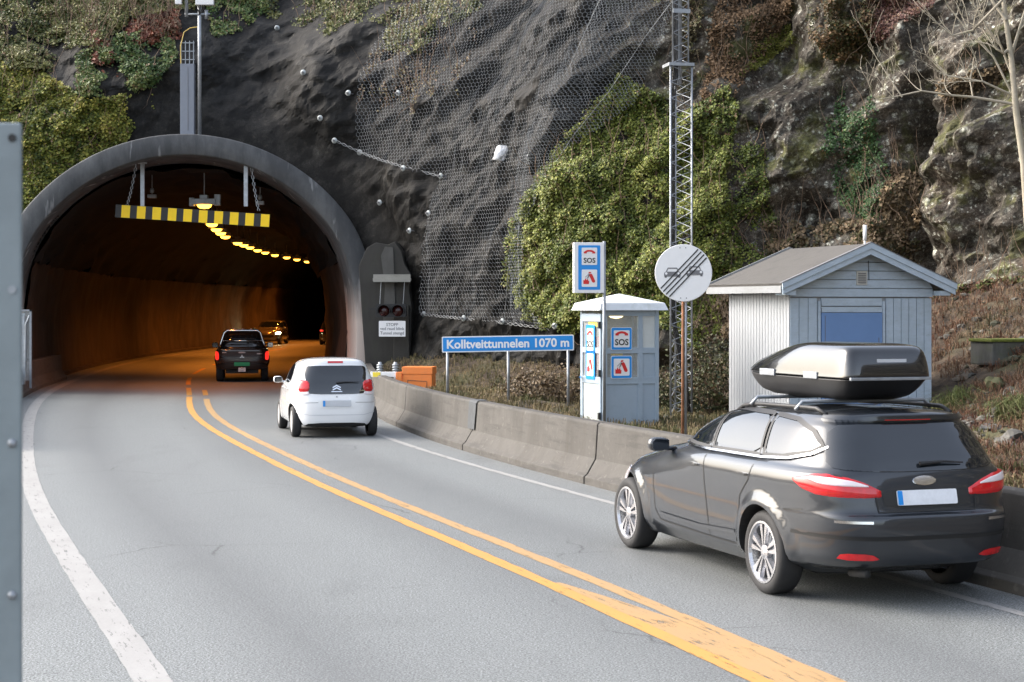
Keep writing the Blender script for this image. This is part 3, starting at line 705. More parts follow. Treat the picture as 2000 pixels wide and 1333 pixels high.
# sodium lamps
LP = [(399, 402, 54), (414, 439, 67.5), (423, 449, 72), (431, 456, 75.5), (440, 463, 79.5), (464, 475.5, 87), (476, 479.5, 90), (488, 484, 94), (503, 489.5, 98.5),
      (518, 494, 103), (537, 499, 108), (560, 503.5, 112.5), (580, 507.5, 118), (600, 511.5, 123)]
nth = ['nearest tunnel lamp, hanging just behind the striped bar', 'first small lamp below the striped bar', 'second lamp in the row below the striped bar', 'third lamp in the row below the striped bar',
       'fourth lamp, last of the close set below the bar', 'fifth lamp below the bar, first after the gap', 'sixth lamp below the bar', 'seventh lamp below the bar', 'eighth lamp below the bar',
       'ninth lamp below the bar', 'fifth from the far end of the row of tunnel lamps'.replace('fifth', 'fourth'), 'third from the far end of the row of tunnel lamps', 'last but one of the row of tunnel lamps', 'farthest tunnel lamp, deepest in the bore']
for k, (lx, ly, lz) in enumerate(LP):
    p = PX(lx, ly, lz)
    L = empty('tunnel_lamp', p, radians(-10 * 0), nth[k] + ', glowing orange', 'tunnel lamp', 'sodium lamps along the tunnel ceiling')
    w = .62 if k else .72
    MB().b2(-w / 2, w / 2, -.22, .22, .03, .2).b2(-.12, .12, -.15, .15, .2, .32).tube([(0, 0, .3), (0, 0, 1.0)], .02, 6).build('housing', M['galv_matt'], L, bevel=.02)
    MB().lathe([(0, -.1), (.13, -.085), (.2, -.04), (.23, .02), (.0, .02)], (0, 0, 0), 'z', 16).build('glow_diffuser', M['sodium'], L, True)
    if k == 0: MB().b2(-.45, -.3, -.1, .1, -.02, .24).b2(.32, .5, -.1, .1, .0, .34).build('gear_box', M['galv_matt'], L, bevel=.01)
    if True:
        a = bpy.data.lights.new('lamp_light', 'SPOT'); a.energy = (270 if k < 5 else 350) if k else 300; a.color = (1, .27, .03); a.spot_size = radians(135); a.spot_blend = 1.0; a.shadow_soft_size = .15
        ao = bpy.data.objects.new('lamp_light', a); COL.objects.link(ao); ao.parent = L; ao.location = (0, 0, -.16)
for k, yb in enumerate((60,)):
    pass
for i, (cx, cy, lab) in enumerate(((297, 375, 'small dim camera on the vault beside the left hanger of the striped bar'), (508, 388, 'small dim camera on the vault beside the right hanger of the striped bar'))):
    p = PX(cx, cy, 55); o = empty('tunnel_camera', p, 0, lab, 'camera', 'small cameras under the tunnel vault')
    MB().b2(-.13, .13, -.1, .12, -.2, -.08).build('camera_housing', M['galv_matt'], o, bevel=.015)
    MB().lathe([(0, -.08), (.06, -.05), (.075, .02), (.05, .09), (0, .1)], (0, 0, .02), 'z', 14).tube([(0, 0, -.12), (0, 0, .75)], .015, 6).build('camera_dome', M['galv_matt'], o, True)
# mast on the crown of the portal
p = PX(390, 262, 50.6); am = empty('antenna_pole', p, 0, 'slim bright steel pole standing on the crown of the tunnel mouth with white antenna boxes', 'antenna pole')
H = 262 / (FPX / 50.6)
MB().tube([(0, 0, -.05), (0, 0, H + 1)], .055, 12).build('pole', M['steel'], am, True)
MB().tube([(-.42, -.03, H - .42), (.3, -.03, H - .42)], .03, 8).tube([(-.37, -.03, H - .5), (-.37, -.03, H + 1)], .05, 10).tube([(.2, -.03, H - .56), (.2, -.03, H - .3)], .05, 8).build('cross_arm', M['steel'], am, True)
MB().b2(-.1, .42, -.16, .0, H - .17, H + 1).build('antenna_box', M['wpaint'], am, bevel=.02)
MB().b2(-.68, -.5, -.16, .0, H - .15, H + 1).build('antenna_box', M['wpaint'], am, bevel=.02)
c = MB()
for q in (-.06, -.02, .03, .1, .16): c.tube([(q, -.1, H - .17), (q * .8, -.08, H - .27), (.0, -.06, H - .45)], .012, 5)
c.build('cable_tail', M['blackpl'], am)
# ladder cabinet beside it
p = PX(366, 262, 50.8); tb = empty('cable_cabinet', p, 0, 'tall flat grey cable casing with a short ladder on top, standing on the tunnel crown', 'cable casing')
s_ = FPX / 50.8; hc = (262 - 125) / s_; hl = (262 - 80) / s_
MB().b2(-14 / s_, 13 / s_, -.02, .2, -.15, hc).build('casing', mat('slate_casing', (.2, .22, .26), .5, 0, .05), tb, bevel=.008)
MB().b2(-.5 / s_ + .02, .02 + .4 / s_, -.03, -.015, .1, hc - .1).build('casing_seam', M['grey'], tb)
c = MB()
for q in (-12, -4, 4, 12): c.b2(q / s_ - .012, q / s_ + .012, .0, .03, hc - .02, hl)
for q in (.12, .36, .6): c.b2(-14 / s_, 14 / s_, -.02, -.002, hc + q - .012, hc + q + .012)
c.build('ladder', M['steel'], tb)
MB().tube([(-12 / s_, -.06, hc), (-12.5 / s_, -.06, hc + .5), (-6 / s_, -.05, hc + .9), (6 / s_, -.05, hc + 1.02), (20 / s_, -.05, hc + 1.05)], .015, 6).build('yellow_hose', M['cable'], tb)
# buttress wall right of the portal
Zb = 49.2; sb = FPX / Zb
bw = empty('buttress_wall', PX(768, 600, Zb), radians(-3), 'old dark concrete buttress right of the tunnel mouth with a pale repaired patch', 'buttress')
q = lambda x, y: ((x - 768) / sb, (HOR - y) / sb)
MB().prism([q(715, 742), q(700, 520), q(716, 484), q(734, 474), q(758, 478), q(771, 472), q(784, 492), q(790, 516), q(803, 538), q(799, 566), q(804, 600), q(800, 742)], 0, 1.8).build('wall_body', M['conc_d'], bw, bevel=.02)
MB().prism([q(744, 500), q(752, 482), q(768, 484), q(772, 600), q(766, 640), q(748, 630), q(752, 560)], -.03, .02).build('repair_patch', concrete('pale_patch', (.09, .088, .082), dark=(.05, .05, .045)), bw)
MB().prism([q(770, 742), q(770, 598), q(800, 596), q(802, 742)], -.18, .02).build('pilaster', M['conc_d'], bw, bevel=.02)
sh = empty('wooden_shelf', PX(767, 548, Zb), 0, 'weathered grey board shelf fixed to the buttress above the twin red signal', 'shelf')
MB().b2(-37 / sb, 37 / sb, -.34, -.02, -.02, .06).build('shelf_board', M['wood'], sh)
MB().b2(-36 / sb, 36 / sb, -.36, -.33, -.05, .16).build('shelf_front', M['wood'], sh)
c = MB()
for q_ in (-.3, .35): c.tube([(q_, -.3, -.04), (q_ - .06, -.03, -.75)], .012, 5)
c.build('bracket', M['galv_matt'], sh)
# twin red signal
sg = empty('stop_signal', PX(764, 607, 48.6), 0, 'black signal head with two unlit dark red lenses beside the tunnel mouth', 'signal')
MB().prism(rrect(-.42, .42, -.18, .18, .05), -.08, .14).b2(-.6, -.4, 0, .04, .02, .07).build('signal_head', M['blackpl'], sg, bevel=.006)
for q_ in (-.19, .19):
    MB().lathe([(0, -.1), (.1, -.09), (.15, -.06), (.15, -.03)], (q_, -.03, -.01), 'y', 20).build('red_lens', M['lamp_off'], sg, True)
    c = MB(); vs = []; 
    for k in range(13):
        a = radians(-20 + 220 * k / 12); vs += [(q_ + .165 * cos(a), -.08, -.01 + .165 * sin(a)), (q_ + .165 * cos(a), -.28, -.01 + .165 * sin(a)), (q_ + .175 * cos(a), -.28, -.01 + .175 * sin(a)), (q_ + .175 * cos(a), -.08, -.01 + .175 * sin(a))]
    c.add(vs, [(4 * i + j, 4 * i + (j + 1) % 4, 4 * i + 4 + (j + 1) % 4, 4 * i + 4 + j) for i in range(12) for j in range(4)]).build('visor', M['blackpl'], sg)
sn = empty('stop_sign', PX(766, 642.5, 48.4), radians(-2), 'small white plate reading STOPP ved raud blink Tunnel stengd under the red signal', 'sign')
MB().prism(rrect(-.365, .365, -.215, .215, .02), -.01, .01).build('sign_plate', M['swhite'], sn)
for t, z_ in (('STOPP', .11), ('ved raud blink', 0), ('Tunnel stengd', -.12)): text(t, .115, M['grey'], sn, 0, -.012, z_, .01)
# orange gate
Zg = 40.5; sgp = FPX / Zg; bx_ = PX(815, 717, Zg); gz = float(ground_z(bx_.x, Zg))
gt = empty('gate_box', (bx_.x, Zg, gz), radians(-8), 'orange road closing gate box behind the concrete barrier with its white arm drawn back', 'road gate')
hg = bx_.z - gz
MB().b2(-.34, .34, 0, .5, -.1, hg - .03).build('gate_cabinet', M['orange'], gt, bevel=.015)
MB().b2(-.355, .355, -.015, .515, hg - .17, hg).build('cabinet_lid', M['orange'], gt, bevel=.012)
MB().prism([(-.22, hg - .32), (.22, hg - .34), (.22, hg - .325), (-.22, hg - .3)], -.006, .002).b2(-.23, -.215, -.006, .002, .1, hg - .3).b2(.215, .23, -.006, .002, .1, hg - .34).build('cabinet_door', M['rust'], gt)
MB().b2(-.5, -.36, -.02, .08, -.1, hg - .12).b2(-.36, -.3, 0, .06, hg - .35, hg - .3).build('arm_pivot', M['orange'], gt, bevel=.01)
MB().b2(-1.1, -.46, .0, .07, hg - .24, hg - .12).build('gate_arm', M['wpaint'], gt, bevel=.01)
MB().b2(-1.04, -.86, -.006, -.001, hg - .235, hg - .125).build('yellow_band', M['yellowdull'], gt)
c = MB()
for q_ in (.75, .68, .0, -.06): pass
rp = empty('reel_stand', PX(758, 722, 43.2), 0, 'pair of small dark spring posts behind the white gate arm', 'posts')
for q_ in (-.2, .18):
    c = MB()
    for k in range(5): c.lathe([(.07, 0), (.085, .02), (.07, .04)], (q_, 0, -.15 + .06 * k), 'z', 12)
    c.tube([(q_, 0, -.8), (q_, 0, .18)], .045, 10).build('spring_post', M['galv_matt'], rp, True)
# left portal cabinet
lc = empty('phone_cabinet', PX(50, 700, 47), 0, 'narrow glass door cabinet with a steel frame behind the left barrier', 'cabinet')
sl = FPX / 47; hh_ = 95 / sl
MB().b2(.1, .155, 0, .06, -.8, hh_).b2(-.45, .155, 0, .06, hh_ - .05, hh_).b2(-.45, -.4, 0, .06, -.8, hh_).build('cabinet_frame', M['steel'], lc)
MB().b2(-.4, .1, .02, .04, -.6, hh_ - .05).build('cabinet_pane', M['clear'], lc)
MB().b2(-.1, -.03, -.02, .1, -.7, hh_ - .18).tube([(.1, 0, hh_ - .15), (.0, -.02, hh_ - .4), (-.02, 0, -.5)], .02, 6).build('inner_post', M['galv_matt'], lc)
MB().b2(-.75, -.1, .2, .3, -.6, hh_ - .1).build('back_panel', M['booth'], lc)

# ------------------------------------------------------------------ foreground post
fp = empty('steel_post', (-.955 * 1.0, 3.0, 0), 0, 'blurred flat grey steel post with bolt holes at the left edge, close to the camera', 'post')
fx0 = PX(41, 240, 3.0); xr = fx0.x; 
fp.location = (xr - .09, 3.0, 0)
c = MB().b2(-.09, .09, 0, .012, -.1, fx0.z).b2(-.09, -.078, .012, .09, -.1, fx0.z)
c.build('post_body', M['post'], fp, bevel=.004)
for yy_ in (270, 566):
    z_ = PX(0, yy_, 3).z; MB().lathe([(0, -.002), (.007, -.002), (.007, .001)], (PX(24, 0, 3).x - xr + .09, 0, z_), 'y', 16).build('bolt_hole', M['black'] if yy_ == 270 else M['steel'], fp)
for yy_ in (866, 1163):
    z_ = PX(0, yy_, 3).z; MB().lathe([(0, -.006), (.004, -.006), (.008, -.002), (.008, .001)], (PX(24, 0, 3).x - xr + .09, 0, z_), 'y', 16).build('bolt_head', M['steel'], fp, True)

# ------------------------------------------------------------------ blue name sign
Zs = 36.0; s_ = FPX / Zs; ctr = PX(992, 671.5, Zs)
ns_ = empty('name_sign', ctr, 0, 'long blue sign reading Kolltveittunnelen 1070 m on three grey posts', 'sign')
hw = 129 / s_; hh2 = 15.5 / s_
tl = Matrix.Rotation(radians(-.95), 3, 'Y')
def tprism(c, pts, y0, y1): return c.prism(pts, y0, y1, M=tl)
tprism(MB(), rrect(-hw, hw, -hh2, hh2, .025), 0, .03).build('sign_border', M['swhite'], ns_)
tprism(MB(), rrect(-hw + .022, hw - .022, -hh2 + .022, hh2 - .022, .02), -.004, .001).build('sign_face', M['blue'], ns_)
o = text('Kolltveittunnelen 1070 m', .245, M['swhite'], ns_, 0, -.006, -.005, .028, 1.0)
xsz = [v.co.x for v in o.data.vertices]; f_ = (hw * 2 - .2) / (max(xsz) - min(xsz))
o.data.transform(Matrix.Scale(f_, 4, (1, 0, 0))); o.data.transform(tl.to_4x4())
for x_ in (874, 993, 1110):
    p = PX(x_, 686, Zs); dx = p.x - ctr.x; g = float(ground_z(p.x, Zs + .1))
    MB().tube([(dx, .06, g - .15 - ctr.z), (dx, .06, .1)], .03, 12).build('post', M['steel'], ns_, True)

# ------------------------------------------------------------------ pictograms
def phone(c, x, z, w, y):     # telephone handset
    o = []
    for k in range(13):
        a = radians(150 - 120 * k / 12); o.append((x + w * .56 * cos(a), z - w * .12 + w * .42 * sin(a) * .9))
    for k in range(13):
        a = radians(35 + 110 * k / 12); o.append((x + w * .36 * cos(a) , z - w * .15 + w * .30 * sin(a) * .85))
    c.prism(o, y, y + .002)
    for s in (-1, 1): c.prism([(x + s * w * .5, z - w * .05), (x + s * w * .5, z + w * .1), (x + s * w * .25, z + w * .08), (x + s * w * .24, z - w * .05)], y - .001, y + .002)
def extinguisher(c, cb, x, z, w, y):
    R = lambda px, pz: (x + w * px, z + w * pz)
    body = [(.0, .28), (.12, .34), (.2, .28), (.42, -.2), (.38, -.3), (.28, -.32), (.2, -.28), (-.02, .2)]
    c.prism([R(a, b) for a, b in body], y, y + .002)
    c.prism([R(-.08, .4), R(-.06, .34), R(.08, .36), R(.14, .44), R(.0, .46)], y, y + .002)
    c.prism([R(-.45, -.42), R(-.45, -.12), R(-.36, -.16), R(-.3, .0), R(-.22, -.14), R(-.12, -.04), R(-.08, -.2), R(-.02, -.18), R(-.04, -.42)], y, y + .002)
    for a, b in (((-.02, .28), (-.2, -.06)), ((.0, .3), (-.1, .0)), ((-.04, .32), (-.32, .06))):
        c2 = Vector(R(*a)); d2 = Vector(R(*b)); n_ = Vector((-(d2 - c2).y, (d2 - c2).x)).normalized() * w * .012
        cb.prism([tuple(c2 + n_), tuple(d2 + n_), tuple(d2 - n_), tuple(c2 - n_)], y - .001, y + .002)
def sign_sos(root, x, z, w, y, both=None, sx=1):
    MB().prism(rrect(x - w / 2 * sx, x + w / 2 * sx, z - w / 2, z + w / 2, .03 * sx), y, y + .012).build('sign_border', M['swhite'], root)
    MB().prism(rrect(x - w * .485 * sx, x + w * .485 * sx, z - w * .485, z + w * .485, .028 * sx), y - .003, y + .001).build('sign_face', M['bright_blue'], root)
    MB().prism(rrect(x - w * .38 * sx, x + w * .38 * sx, z - w * .38, z + w * .38, .02 * sx), y - .006, y).build('sign_field', M['swhite'], root)
# light box sign above the booth
E1 = Vector((.944, .33, 0)); E2 = Vector((-.33, .944, 0)); YAW = atan2(.33, .944)
Zl = 30.6; sl = FPX / Zl
lb = empty('light_box_sign', PX(1150, 523, Zl), radians(7), 'tall box sign with red handset, SOS and extinguisher, above the booth roof', 'sign')
MB().b2(-.26, .27, 0, .15, -.44, .435).build('sign_box', M['wpaint'], lb, bevel=.008)
MB().prism(rrect(-.185, .2, -.385, .385, .015), -.004, .002).build('sign_face', M['bright_blue'], lb)
for z_ in (.195, -.185): MB().prism(rrect(-.125, .145, z_ - .15, z_ + .15, .015), -.008, -.002).build('sign_field', M['swhite'], lb)
c = MB(); phone(c, .01, .255, .2, -.012); c.build('handset_symbol', M['red'], lb)
text('SOS', .12, M['black'], lb, .01, -.011, .12, .02, 1.0)
c = MB(); cb = MB(); extinguisher(c, cb, .01, -.185, .24, -.012); c.build('extinguisher_symbol', M['red'], lb); cb.build('extinguisher_hose', M['black'], lb)
pb_ = PX(1176, 470, Zl) - lb.location
g = float(ground_z(1.55, 30.6))
MB().tube([(.29, .1, g - lb.location.z - .1), (.29, .1, .46)], .028, 12).build('post', M['steel'], lb, True)

# ------------------------------------------------------------------ emergency phone booth
B0 = PX(1179, 600, 31.0); B0.z = 0.22
bo = empty('phone_booth', B0, YAW, 'grey glazed emergency phone booth with white roof and SOS signs', 'booth')
w, d, h = 1.06, 1.12, 2.12
def frame(c, a, b, along, y0, y1, z0, z1):
    if along == 'x': c.b2(a, b, y0, y1, z0, z1)
    else: c.b2(y0, y1, a, b, z0, z1)
c = MB()
for x_, y_ in ((0, 0), (w - .07, 0), (0, d - .07), (w - .07, d - .07)): c.b2(x_, x_ + .07, y_, y_ + .07, -.2, h)
for z0, z1 in ((-.2, -.0), (.82, .94), (1.36, 1.46), (h - .1, h)):
    c.b2(.07, w - .07, .005, .06, z0, z1)
    c.b2(.07, w - .07, d - .06, d - .005, z0, z1); c.b2(w - .06, w - .005, .07, d - .07, z0, z1)
c.b2(.66, .75, .004, .062, 0, h - .1)
c.build('booth_frame', M['booth'], bo, bevel=.004)
MB().b2(.07, .66, .025, .045, 0, .82).b2(.75, w - .07, .025, .045, 0, .82).b2(.75, w - .07, .025, .045, .94, 1.36).build('lower_panel', M['booth'], bo)
MB().b2(w - .045, w - .025, .07, d - .07, 0, .82).b2(.07, w - .07, d - .045, d - .025, 0, .82).build('rear_panel', M['booth'], bo)
MB().b2(.07, .66, .03, .036, .94, 1.36).b2(.07, .66, .03, .036, 1.46, h - .1).build('window_pane', M['clear'], bo)
MB().b2(.75, w - .07, .03, .036, 1.46, h - .1).build('frosted_pane', mat('frosted_pane', (.5, .53, .52), .6, 0, .06), bo)
MB().b2(w - .036, w - .03, .07, d - .07, .94, 1.36).b2(w - .036, w - .03, .07, d - .07, 1.46, h - .1).b2(.07, w - .07, d - .036, d - .03, .94, 1.36).b2(.07, w - .07, d - .036, d - .03, 1.46, h - .1).build('rear_pane', mat('dusty_pane', (.3, .32, .3), .4, 0, .1), bo)
dr = MB()
for z0, z1 in ((.0, .1), (.82, .94), (1.36, 1.46), (h - .2, h - .06)): dr.b2(-.02, .03, .16, d - .15, z0, z1)
dr.b2(-.02, .03, .1, .17, .0, h - .06).b2(-.02, .03, d - .16, d - .08, .0, h - .06)
door = dr.build('booth_door', M['booth'], bo, bevel=.004)
MB().b2(0, .006, .17, d - .16, .1, .82).build('frosted_pane', mat('frosted_pane_low', (.42, .46, .45), .6, 0, .06), door)
MB().b2(0, .006, .17, d - .16, .94, 1.36).b2(0, .006, .17, d - .16, 1.46, h - .2).build('door_pane', M['clear'], door)
MB().b2(-.1, -.02, d - .14, d - .11, .9, .93).b2(-.11, -.09, d - .26, d - .11, .9, .93).build('door_handle', M['chrome'], door)
for z_ in (.2, .95, 1.8): MB().b2(-.06, -.02, .08, .14, z_, z_ + .12).build('hinge', M['blackpl'], door)
MB().b2(0, .012, .3, d - .4, 1.82, 1.95).build('yellow_label', M['yellowdull'], door)
# the two stickers on the door (face -x)
def side_sign(z, kind):
    r_ = empty('door_sign', (0, 0, 0)); r_.parent = bo; r_.rotation_euler = (0, 0, -pi / 2); r_.location = (-.03, d / 2, z)
    MB().prism(rrect(-.21, .21, -.26, .26, .03), 0, .01).build('sign_border', M['bright_blue'], r_)
    MB().prism(rrect(-.15, .15, -.2, .2, .02), -.004, .001).build('sign_field', M['swhite'], r_)
    if kind:
        c = MB(); phone(c, 0, .09, .26, -.007); c.build('handset_symbol', M['red'], r_); text('SOS', .17, M['black'], r_, 0, -.007, -.09, .02)
    else:
        c = MB(); cb = MB(); extinguisher(c, cb, 0, 0, .3, -.007); c.build('extinguisher_symbol', M['red'], r_); cb.build('extinguisher_hose', M['black'], r_)
side_sign(1.6, 1); side_sign(1.15, 0)
for z_, k_ in ((1.62, 1), (1.12, 0)):
    r_ = empty('window_sign', (0, 0, 0)); r_.parent = bo; r_.location = (.335, -.012, z_)
    MB().prism(rrect(-.2, .2, -.2, .2, .03), 0, .012).build('sign_border', M['swhite'], r_)
    MB().prism(rrect(-.192, .192, -.192, .192, .028), -.003, .001).build('sign_face', M['bright_blue'], r_)
    MB().prism(rrect(-.15, .15, -.15, .15, .02), -.006, 0).build('sign_field', M['swhite'], r_)
    if k_:
        c = MB(); phone(c, 0, .07, .24, -.01); c.build('handset_symbol', M['red'], r_); text('SOS', .15, M['black'], r_, 0, -.01, -.065, .02)
    else:
        c = MB(); cb = MB(); extinguisher(c, cb, 0, 0, .27, -.01); c.build('extinguisher_symbol', M['red'], r_); cb.build('extinguisher_hose', M['black'], r_)
MB().b2(.02, .2, .35, .6, 1.0, 1.65).build('phone_cabinet_inside', M['red'], bo, bevel=.01)
MB().b2(.55, .7, .8, 1.0, 1.3, 1.8).build('notice_board', M['yellowdull'], bo)
MB().lathe([(0, -.09), (.1, -.07), (.15, -.02), (.16, .02), (0, .02)], (.36, .3, h - .06), 'z', 20).build('ceiling_light', M['booth_lamp'], bo, True)
c = MB(); e = .13; ap = (w / 2, d / 2, h + .3)
b4 = [(-e, -e), (w + e, -e), (w + e, d + e), (-e, d + e)]
t4 = [(-e + .05, -e + .05), (w + e - .05, -e + .05), (w + e - .05, d + e - .05), (-e + .05, d + e - .05)]
vs = [(x, y, h) for x, y in b4] + [(x, y, h + .13) for x, y in t4] + [ap]
c.add(vs, [(3, 2, 1, 0)] + [(i, (i + 1) % 4, 4 + (i + 1) % 4, 4 + i) for i in range(4)] + [(4 + i, 4 + (i + 1) % 4, 8) for i in range(4)]).build('booth_roof', M['booth_roof'], bo, bevel=.008)
MB().b2(-.1, w + .1, -.1, d + .1, -.35, -.19).build('plinth', M['mossy'], bo)

# ------------------------------------------------------------------ round sign
Zr = 24.6; sr = FPX / Zr
rs = empty('round_sign', PX(1335, 533.5, Zr), 0, 'round white end of no overtaking sign with four black stripes over two grey cars', 'sign')
R_ = 56 / sr
MB().lathe([(0, 0), (R_ - .006, 0), (R_, .004), (R_, .014), (0, .014)], (0, 0, 0), 'y', 64).build('sign_plate', M['swhite'], rs)
def carpic(x, z, w):
    c = MB(); P_ = lambda *a: [(x + w * p, z + w * q) for p, q in a]; y = -.004
    c.prism(P_((-.5, -.05), (-.48, .1), (-.4, .16), (.4, .16), (.48, .1), (.5, -.05), (.47, -.1), (-.47, -.1)), y, -.001)
    c.prism(P_((-.38, .16), (-.3, .36), (-.26, .4), (.26, .4), (.3, .36), (.38, .16), (.33, .16), (.25, .33), (-.25, .33), (-.33, .16)), y, -.001)
    for s in (-1, 1): c.prism(P_((s * .46, -.1), (s * .46, -.2), (s * .34, -.2), (s * .34, -.1)), y, -.001)
    c.prism(P_((-.48, -.11), (.48, -.11), (.48, -.135), (-.48, -.135)), y, -.001)
    o = c.build('car_symbol', M['grey'], rs)
    c = MB()
    for s in (-1, 1): c.lathe([(0, 0), (.075 * w, 0), (.075 * w, .001), (0, .001)], (x + s * w * .37, y - .002, z + .05 * w), 'y', 12)
    c.build('lamp_symbol', M['swhite'], rs)
carpic(-.155, -.02, .235); carpic(.155, -.0, .235)
c = MB(); dd = Vector((.69, .724)).normalized(); nn_ = Vector((-dd.y, dd.x))
for o_ in (-.085, -.03, .025, .08):
    L_ = sqrt(R_ * R_ * .93 - (o_ + .0) ** 2); w_ = .0085
    c.prism([tuple(nn_ * (o_ + w_) - dd * L_), tuple(nn_ * (o_ - w_) - dd * L_), tuple(nn_ * (o_ - w_) + dd * L_), tuple(nn_ * (o_ + w_) + dd * L_)], -.008, -.002)
c.build('diagonal_stripe', M['black'], rs)
c = MB()
for x_, z_ in ((-.05, .35), (.03, .35), (-.04, -.35), (.04, -.35)): c.lathe([(0, -.003), (.008, -.002), (.008, 0)], (x_, 0, z_), 'y', 8)
c.build('rivets', M['grey'], rs)
g = float(ground_z(rs.location.x, Zr + .1))
MB().tube([(-.01, .05, g - rs.location.z - .2), (.0, .05, .3)], .02, 10).build('post', M['rust'], rs, True)
MB().tube([(.035, .06, g - rs.location.z - .2), (.04, .06, .3)], .02, 10).build('post', M['steel'], rs, True)

# ------------------------------------------------------------------ lattice mast
Zm = 34.0; sm = FPX / Zm; mb = PX(1326, 822, Zm)
lm = empty('lattice_mast', (mb.x, Zm, 0), radians(12), 'tall galvanised lattice radio mast with black cables behind the round sign', 'mast')
g = .2; zt = CH + (HOR - 125) / sm; hw_ = 21.5 / sm
def lattice(z0, z1, r, step, name, rr=.02):
    cs = [(-r, -r * .7), (r, -r * .7), (0, r)]
    c = MB()
    for x_, y_ in cs: c.tube([(x_, y_, z0), (x_, y_, z1)], rr, 8)
    c.build(name + '_leg', M['steel'], lm, True)
    c = MB(); n = int((z1 - z0) / step)
    for k in range(n):
        a = z0 + k * step; b_ = a + step
        for i in range(3):
            p, q = cs[i], cs[(i + 1) % 3]
            mid = (a + b_) / 2
            c.tube([(*p, a), (*q, mid), (*p, b_)], .01, 5)
    c.build(name + '_bracing', M['steel'], lm)
lattice(g, zt, hw_, .31, 'lower_section'); lattice(zt, zt + 4.5, hw_ * .74, .29, 'upper_section', .017)
MB().b2(-hw_ - .04, hw_ + .04, -hw_ * .8 - .02, hw_ + .05, zt - .06, zt + .0).b2(-hw_ * .8, hw_ * .8, -hw_ * .7 - .04, -hw_ * .7 - .01, zt + .95, zt + 1.03).build('flange', M['steel'], lm)
MB().tube([(.0, -.03, zt - .4), (0, -.03, zt + 5)], .055, 12).build('inner_pole', M['steel'], lm, True)
c = MB()
for q_ in (0, .035, .07): c.tube([(-hw_ + .03 + q_, -.05, zt + 4.4), (-hw_ * .5 + q_, -.05, zt), (-hw_ + .03 + q_, -.08, zt - .7), (-hw_ + .03 + q_, -.08, 2.2), (-hw_ + .15 + q_, -.1, 1.6), (.05 + q_, -.15, .9), (.1 + q_, -.2, .35)], .016, 6)
c.build('cable_bundle', M['blackpl'], lm, True)
MB().b2(-.42, .42, -.38, .42, -.2, .32).build('mast_footing', M['mossy'], lm, bevel=.02)

# ------------------------------------------------------------------ shed
S0 = Vector((4.72, 30.0, 0)); sd = empty('wooden_shed', S0, YAW, 'weathered pale blue board shed with grey felt gable roof and blue door', 'shed')
Wd, L, He = 2.78, 2.3, 2.83
Hr = 3.40
MB().prism([(0.02, .1), (Wd - .02, .1), (Wd - .02, He), (Wd / 2, Hr - .14), (.02, He)], .03, L - .02).build('shed_body', M['plank'], sd)
# side boards (left wall) as battens
c = MB(); n = 21; bwid = L / n
for k in range(n): c.b2(-.012, .02, k * bwid + .008, (k + 1) * bwid - .008, .15, He - .0)
c.build('side_boards', M['plank'], sd)
c = MB(); k = 0; x = .0; cols = [.17, .17, .155, .155]
def vboards(x0, x1, n, z1):
    ww = (x1 - x0) / n
    for k in range(n): c.b2(x0 + k * ww + .007, x0 + (k + 1) * ww - .007, -.004, .03, .15, z1)
vboards(.0, .52, 3, 2.55); vboards(1.86, Wd, 6, 2.55)
c.b2(.54, .58, -.02, .03, .15, 2.5).b2(1.79, 1.84, -.02, .03, .15, 2.5)
c.b2(.6, 1.78, -.01, .03, 2.42, 2.55).b2(.6, 1.78, -.016, .03, 2.31, 2.4)
c.build('front_boards', M['trim'], sd)
c = MB(); z = 2.57
while z < Hr - .1:
    z2 = min(z + .15, Hr - .08); f1 = lambda zz: Wd / 2 * max(0, 1 - (zz - He) / (Hr - He)) if zz > He else Wd / 2
    a, b_ = f1(z + .01), f1(z2); c.prism([(Wd / 2 - a, z + .006), (Wd / 2 + a, z + .006), (Wd / 2 + b_, z2 - .006), (Wd / 2 - b_, z2 - .006)], -.03, .03); z = z2
c.build('gable_boards', M['trim'], sd)
MB().b2(.6, 1.78, -.03, .02, .2, 2.3).build('shed_door', M['door'], sd, bevel=.006)
MB().b2(.655, .665, -.034, -.028, .25, 2.25).b2(1.7, 1.71, -.036, -.03, 1.75, 1.87).b2(1.71, 1.725, -.036, -.03, 1.75, 1.76).build('door_seam', M['grey'], sd)
MB().b2(1.06, 1.28, -.036, -.03, 1.67, 1.76).build('yellow_label', M['yellowdull'], sd)
c = MB()
vt = (Wd / 2 - .02, 2.9)
c.b2(vt[0] - .11, vt[0] + .1, -.05, -.02, vt[1] - .12, vt[1] + .12); vent = c.build('vent_frame', mat('vent_cream', (.5, .5, .46), .6), sd, bevel=.004)
c = MB()
for k in range(6): c.b2(vt[0] - .08, vt[0] + .07, -.058, -.048, vt[1] - .09 + k * .032, vt[1] - .075 + k * .032)
c.build('vent_slats', M['grey'], sd)
MB().tube([(Wd / 2 + .1, -.05, 3.2), (Wd / 2 + .11, -.05, 2.86)], .006, 5).build('hanging_wire', M['black'], sd)
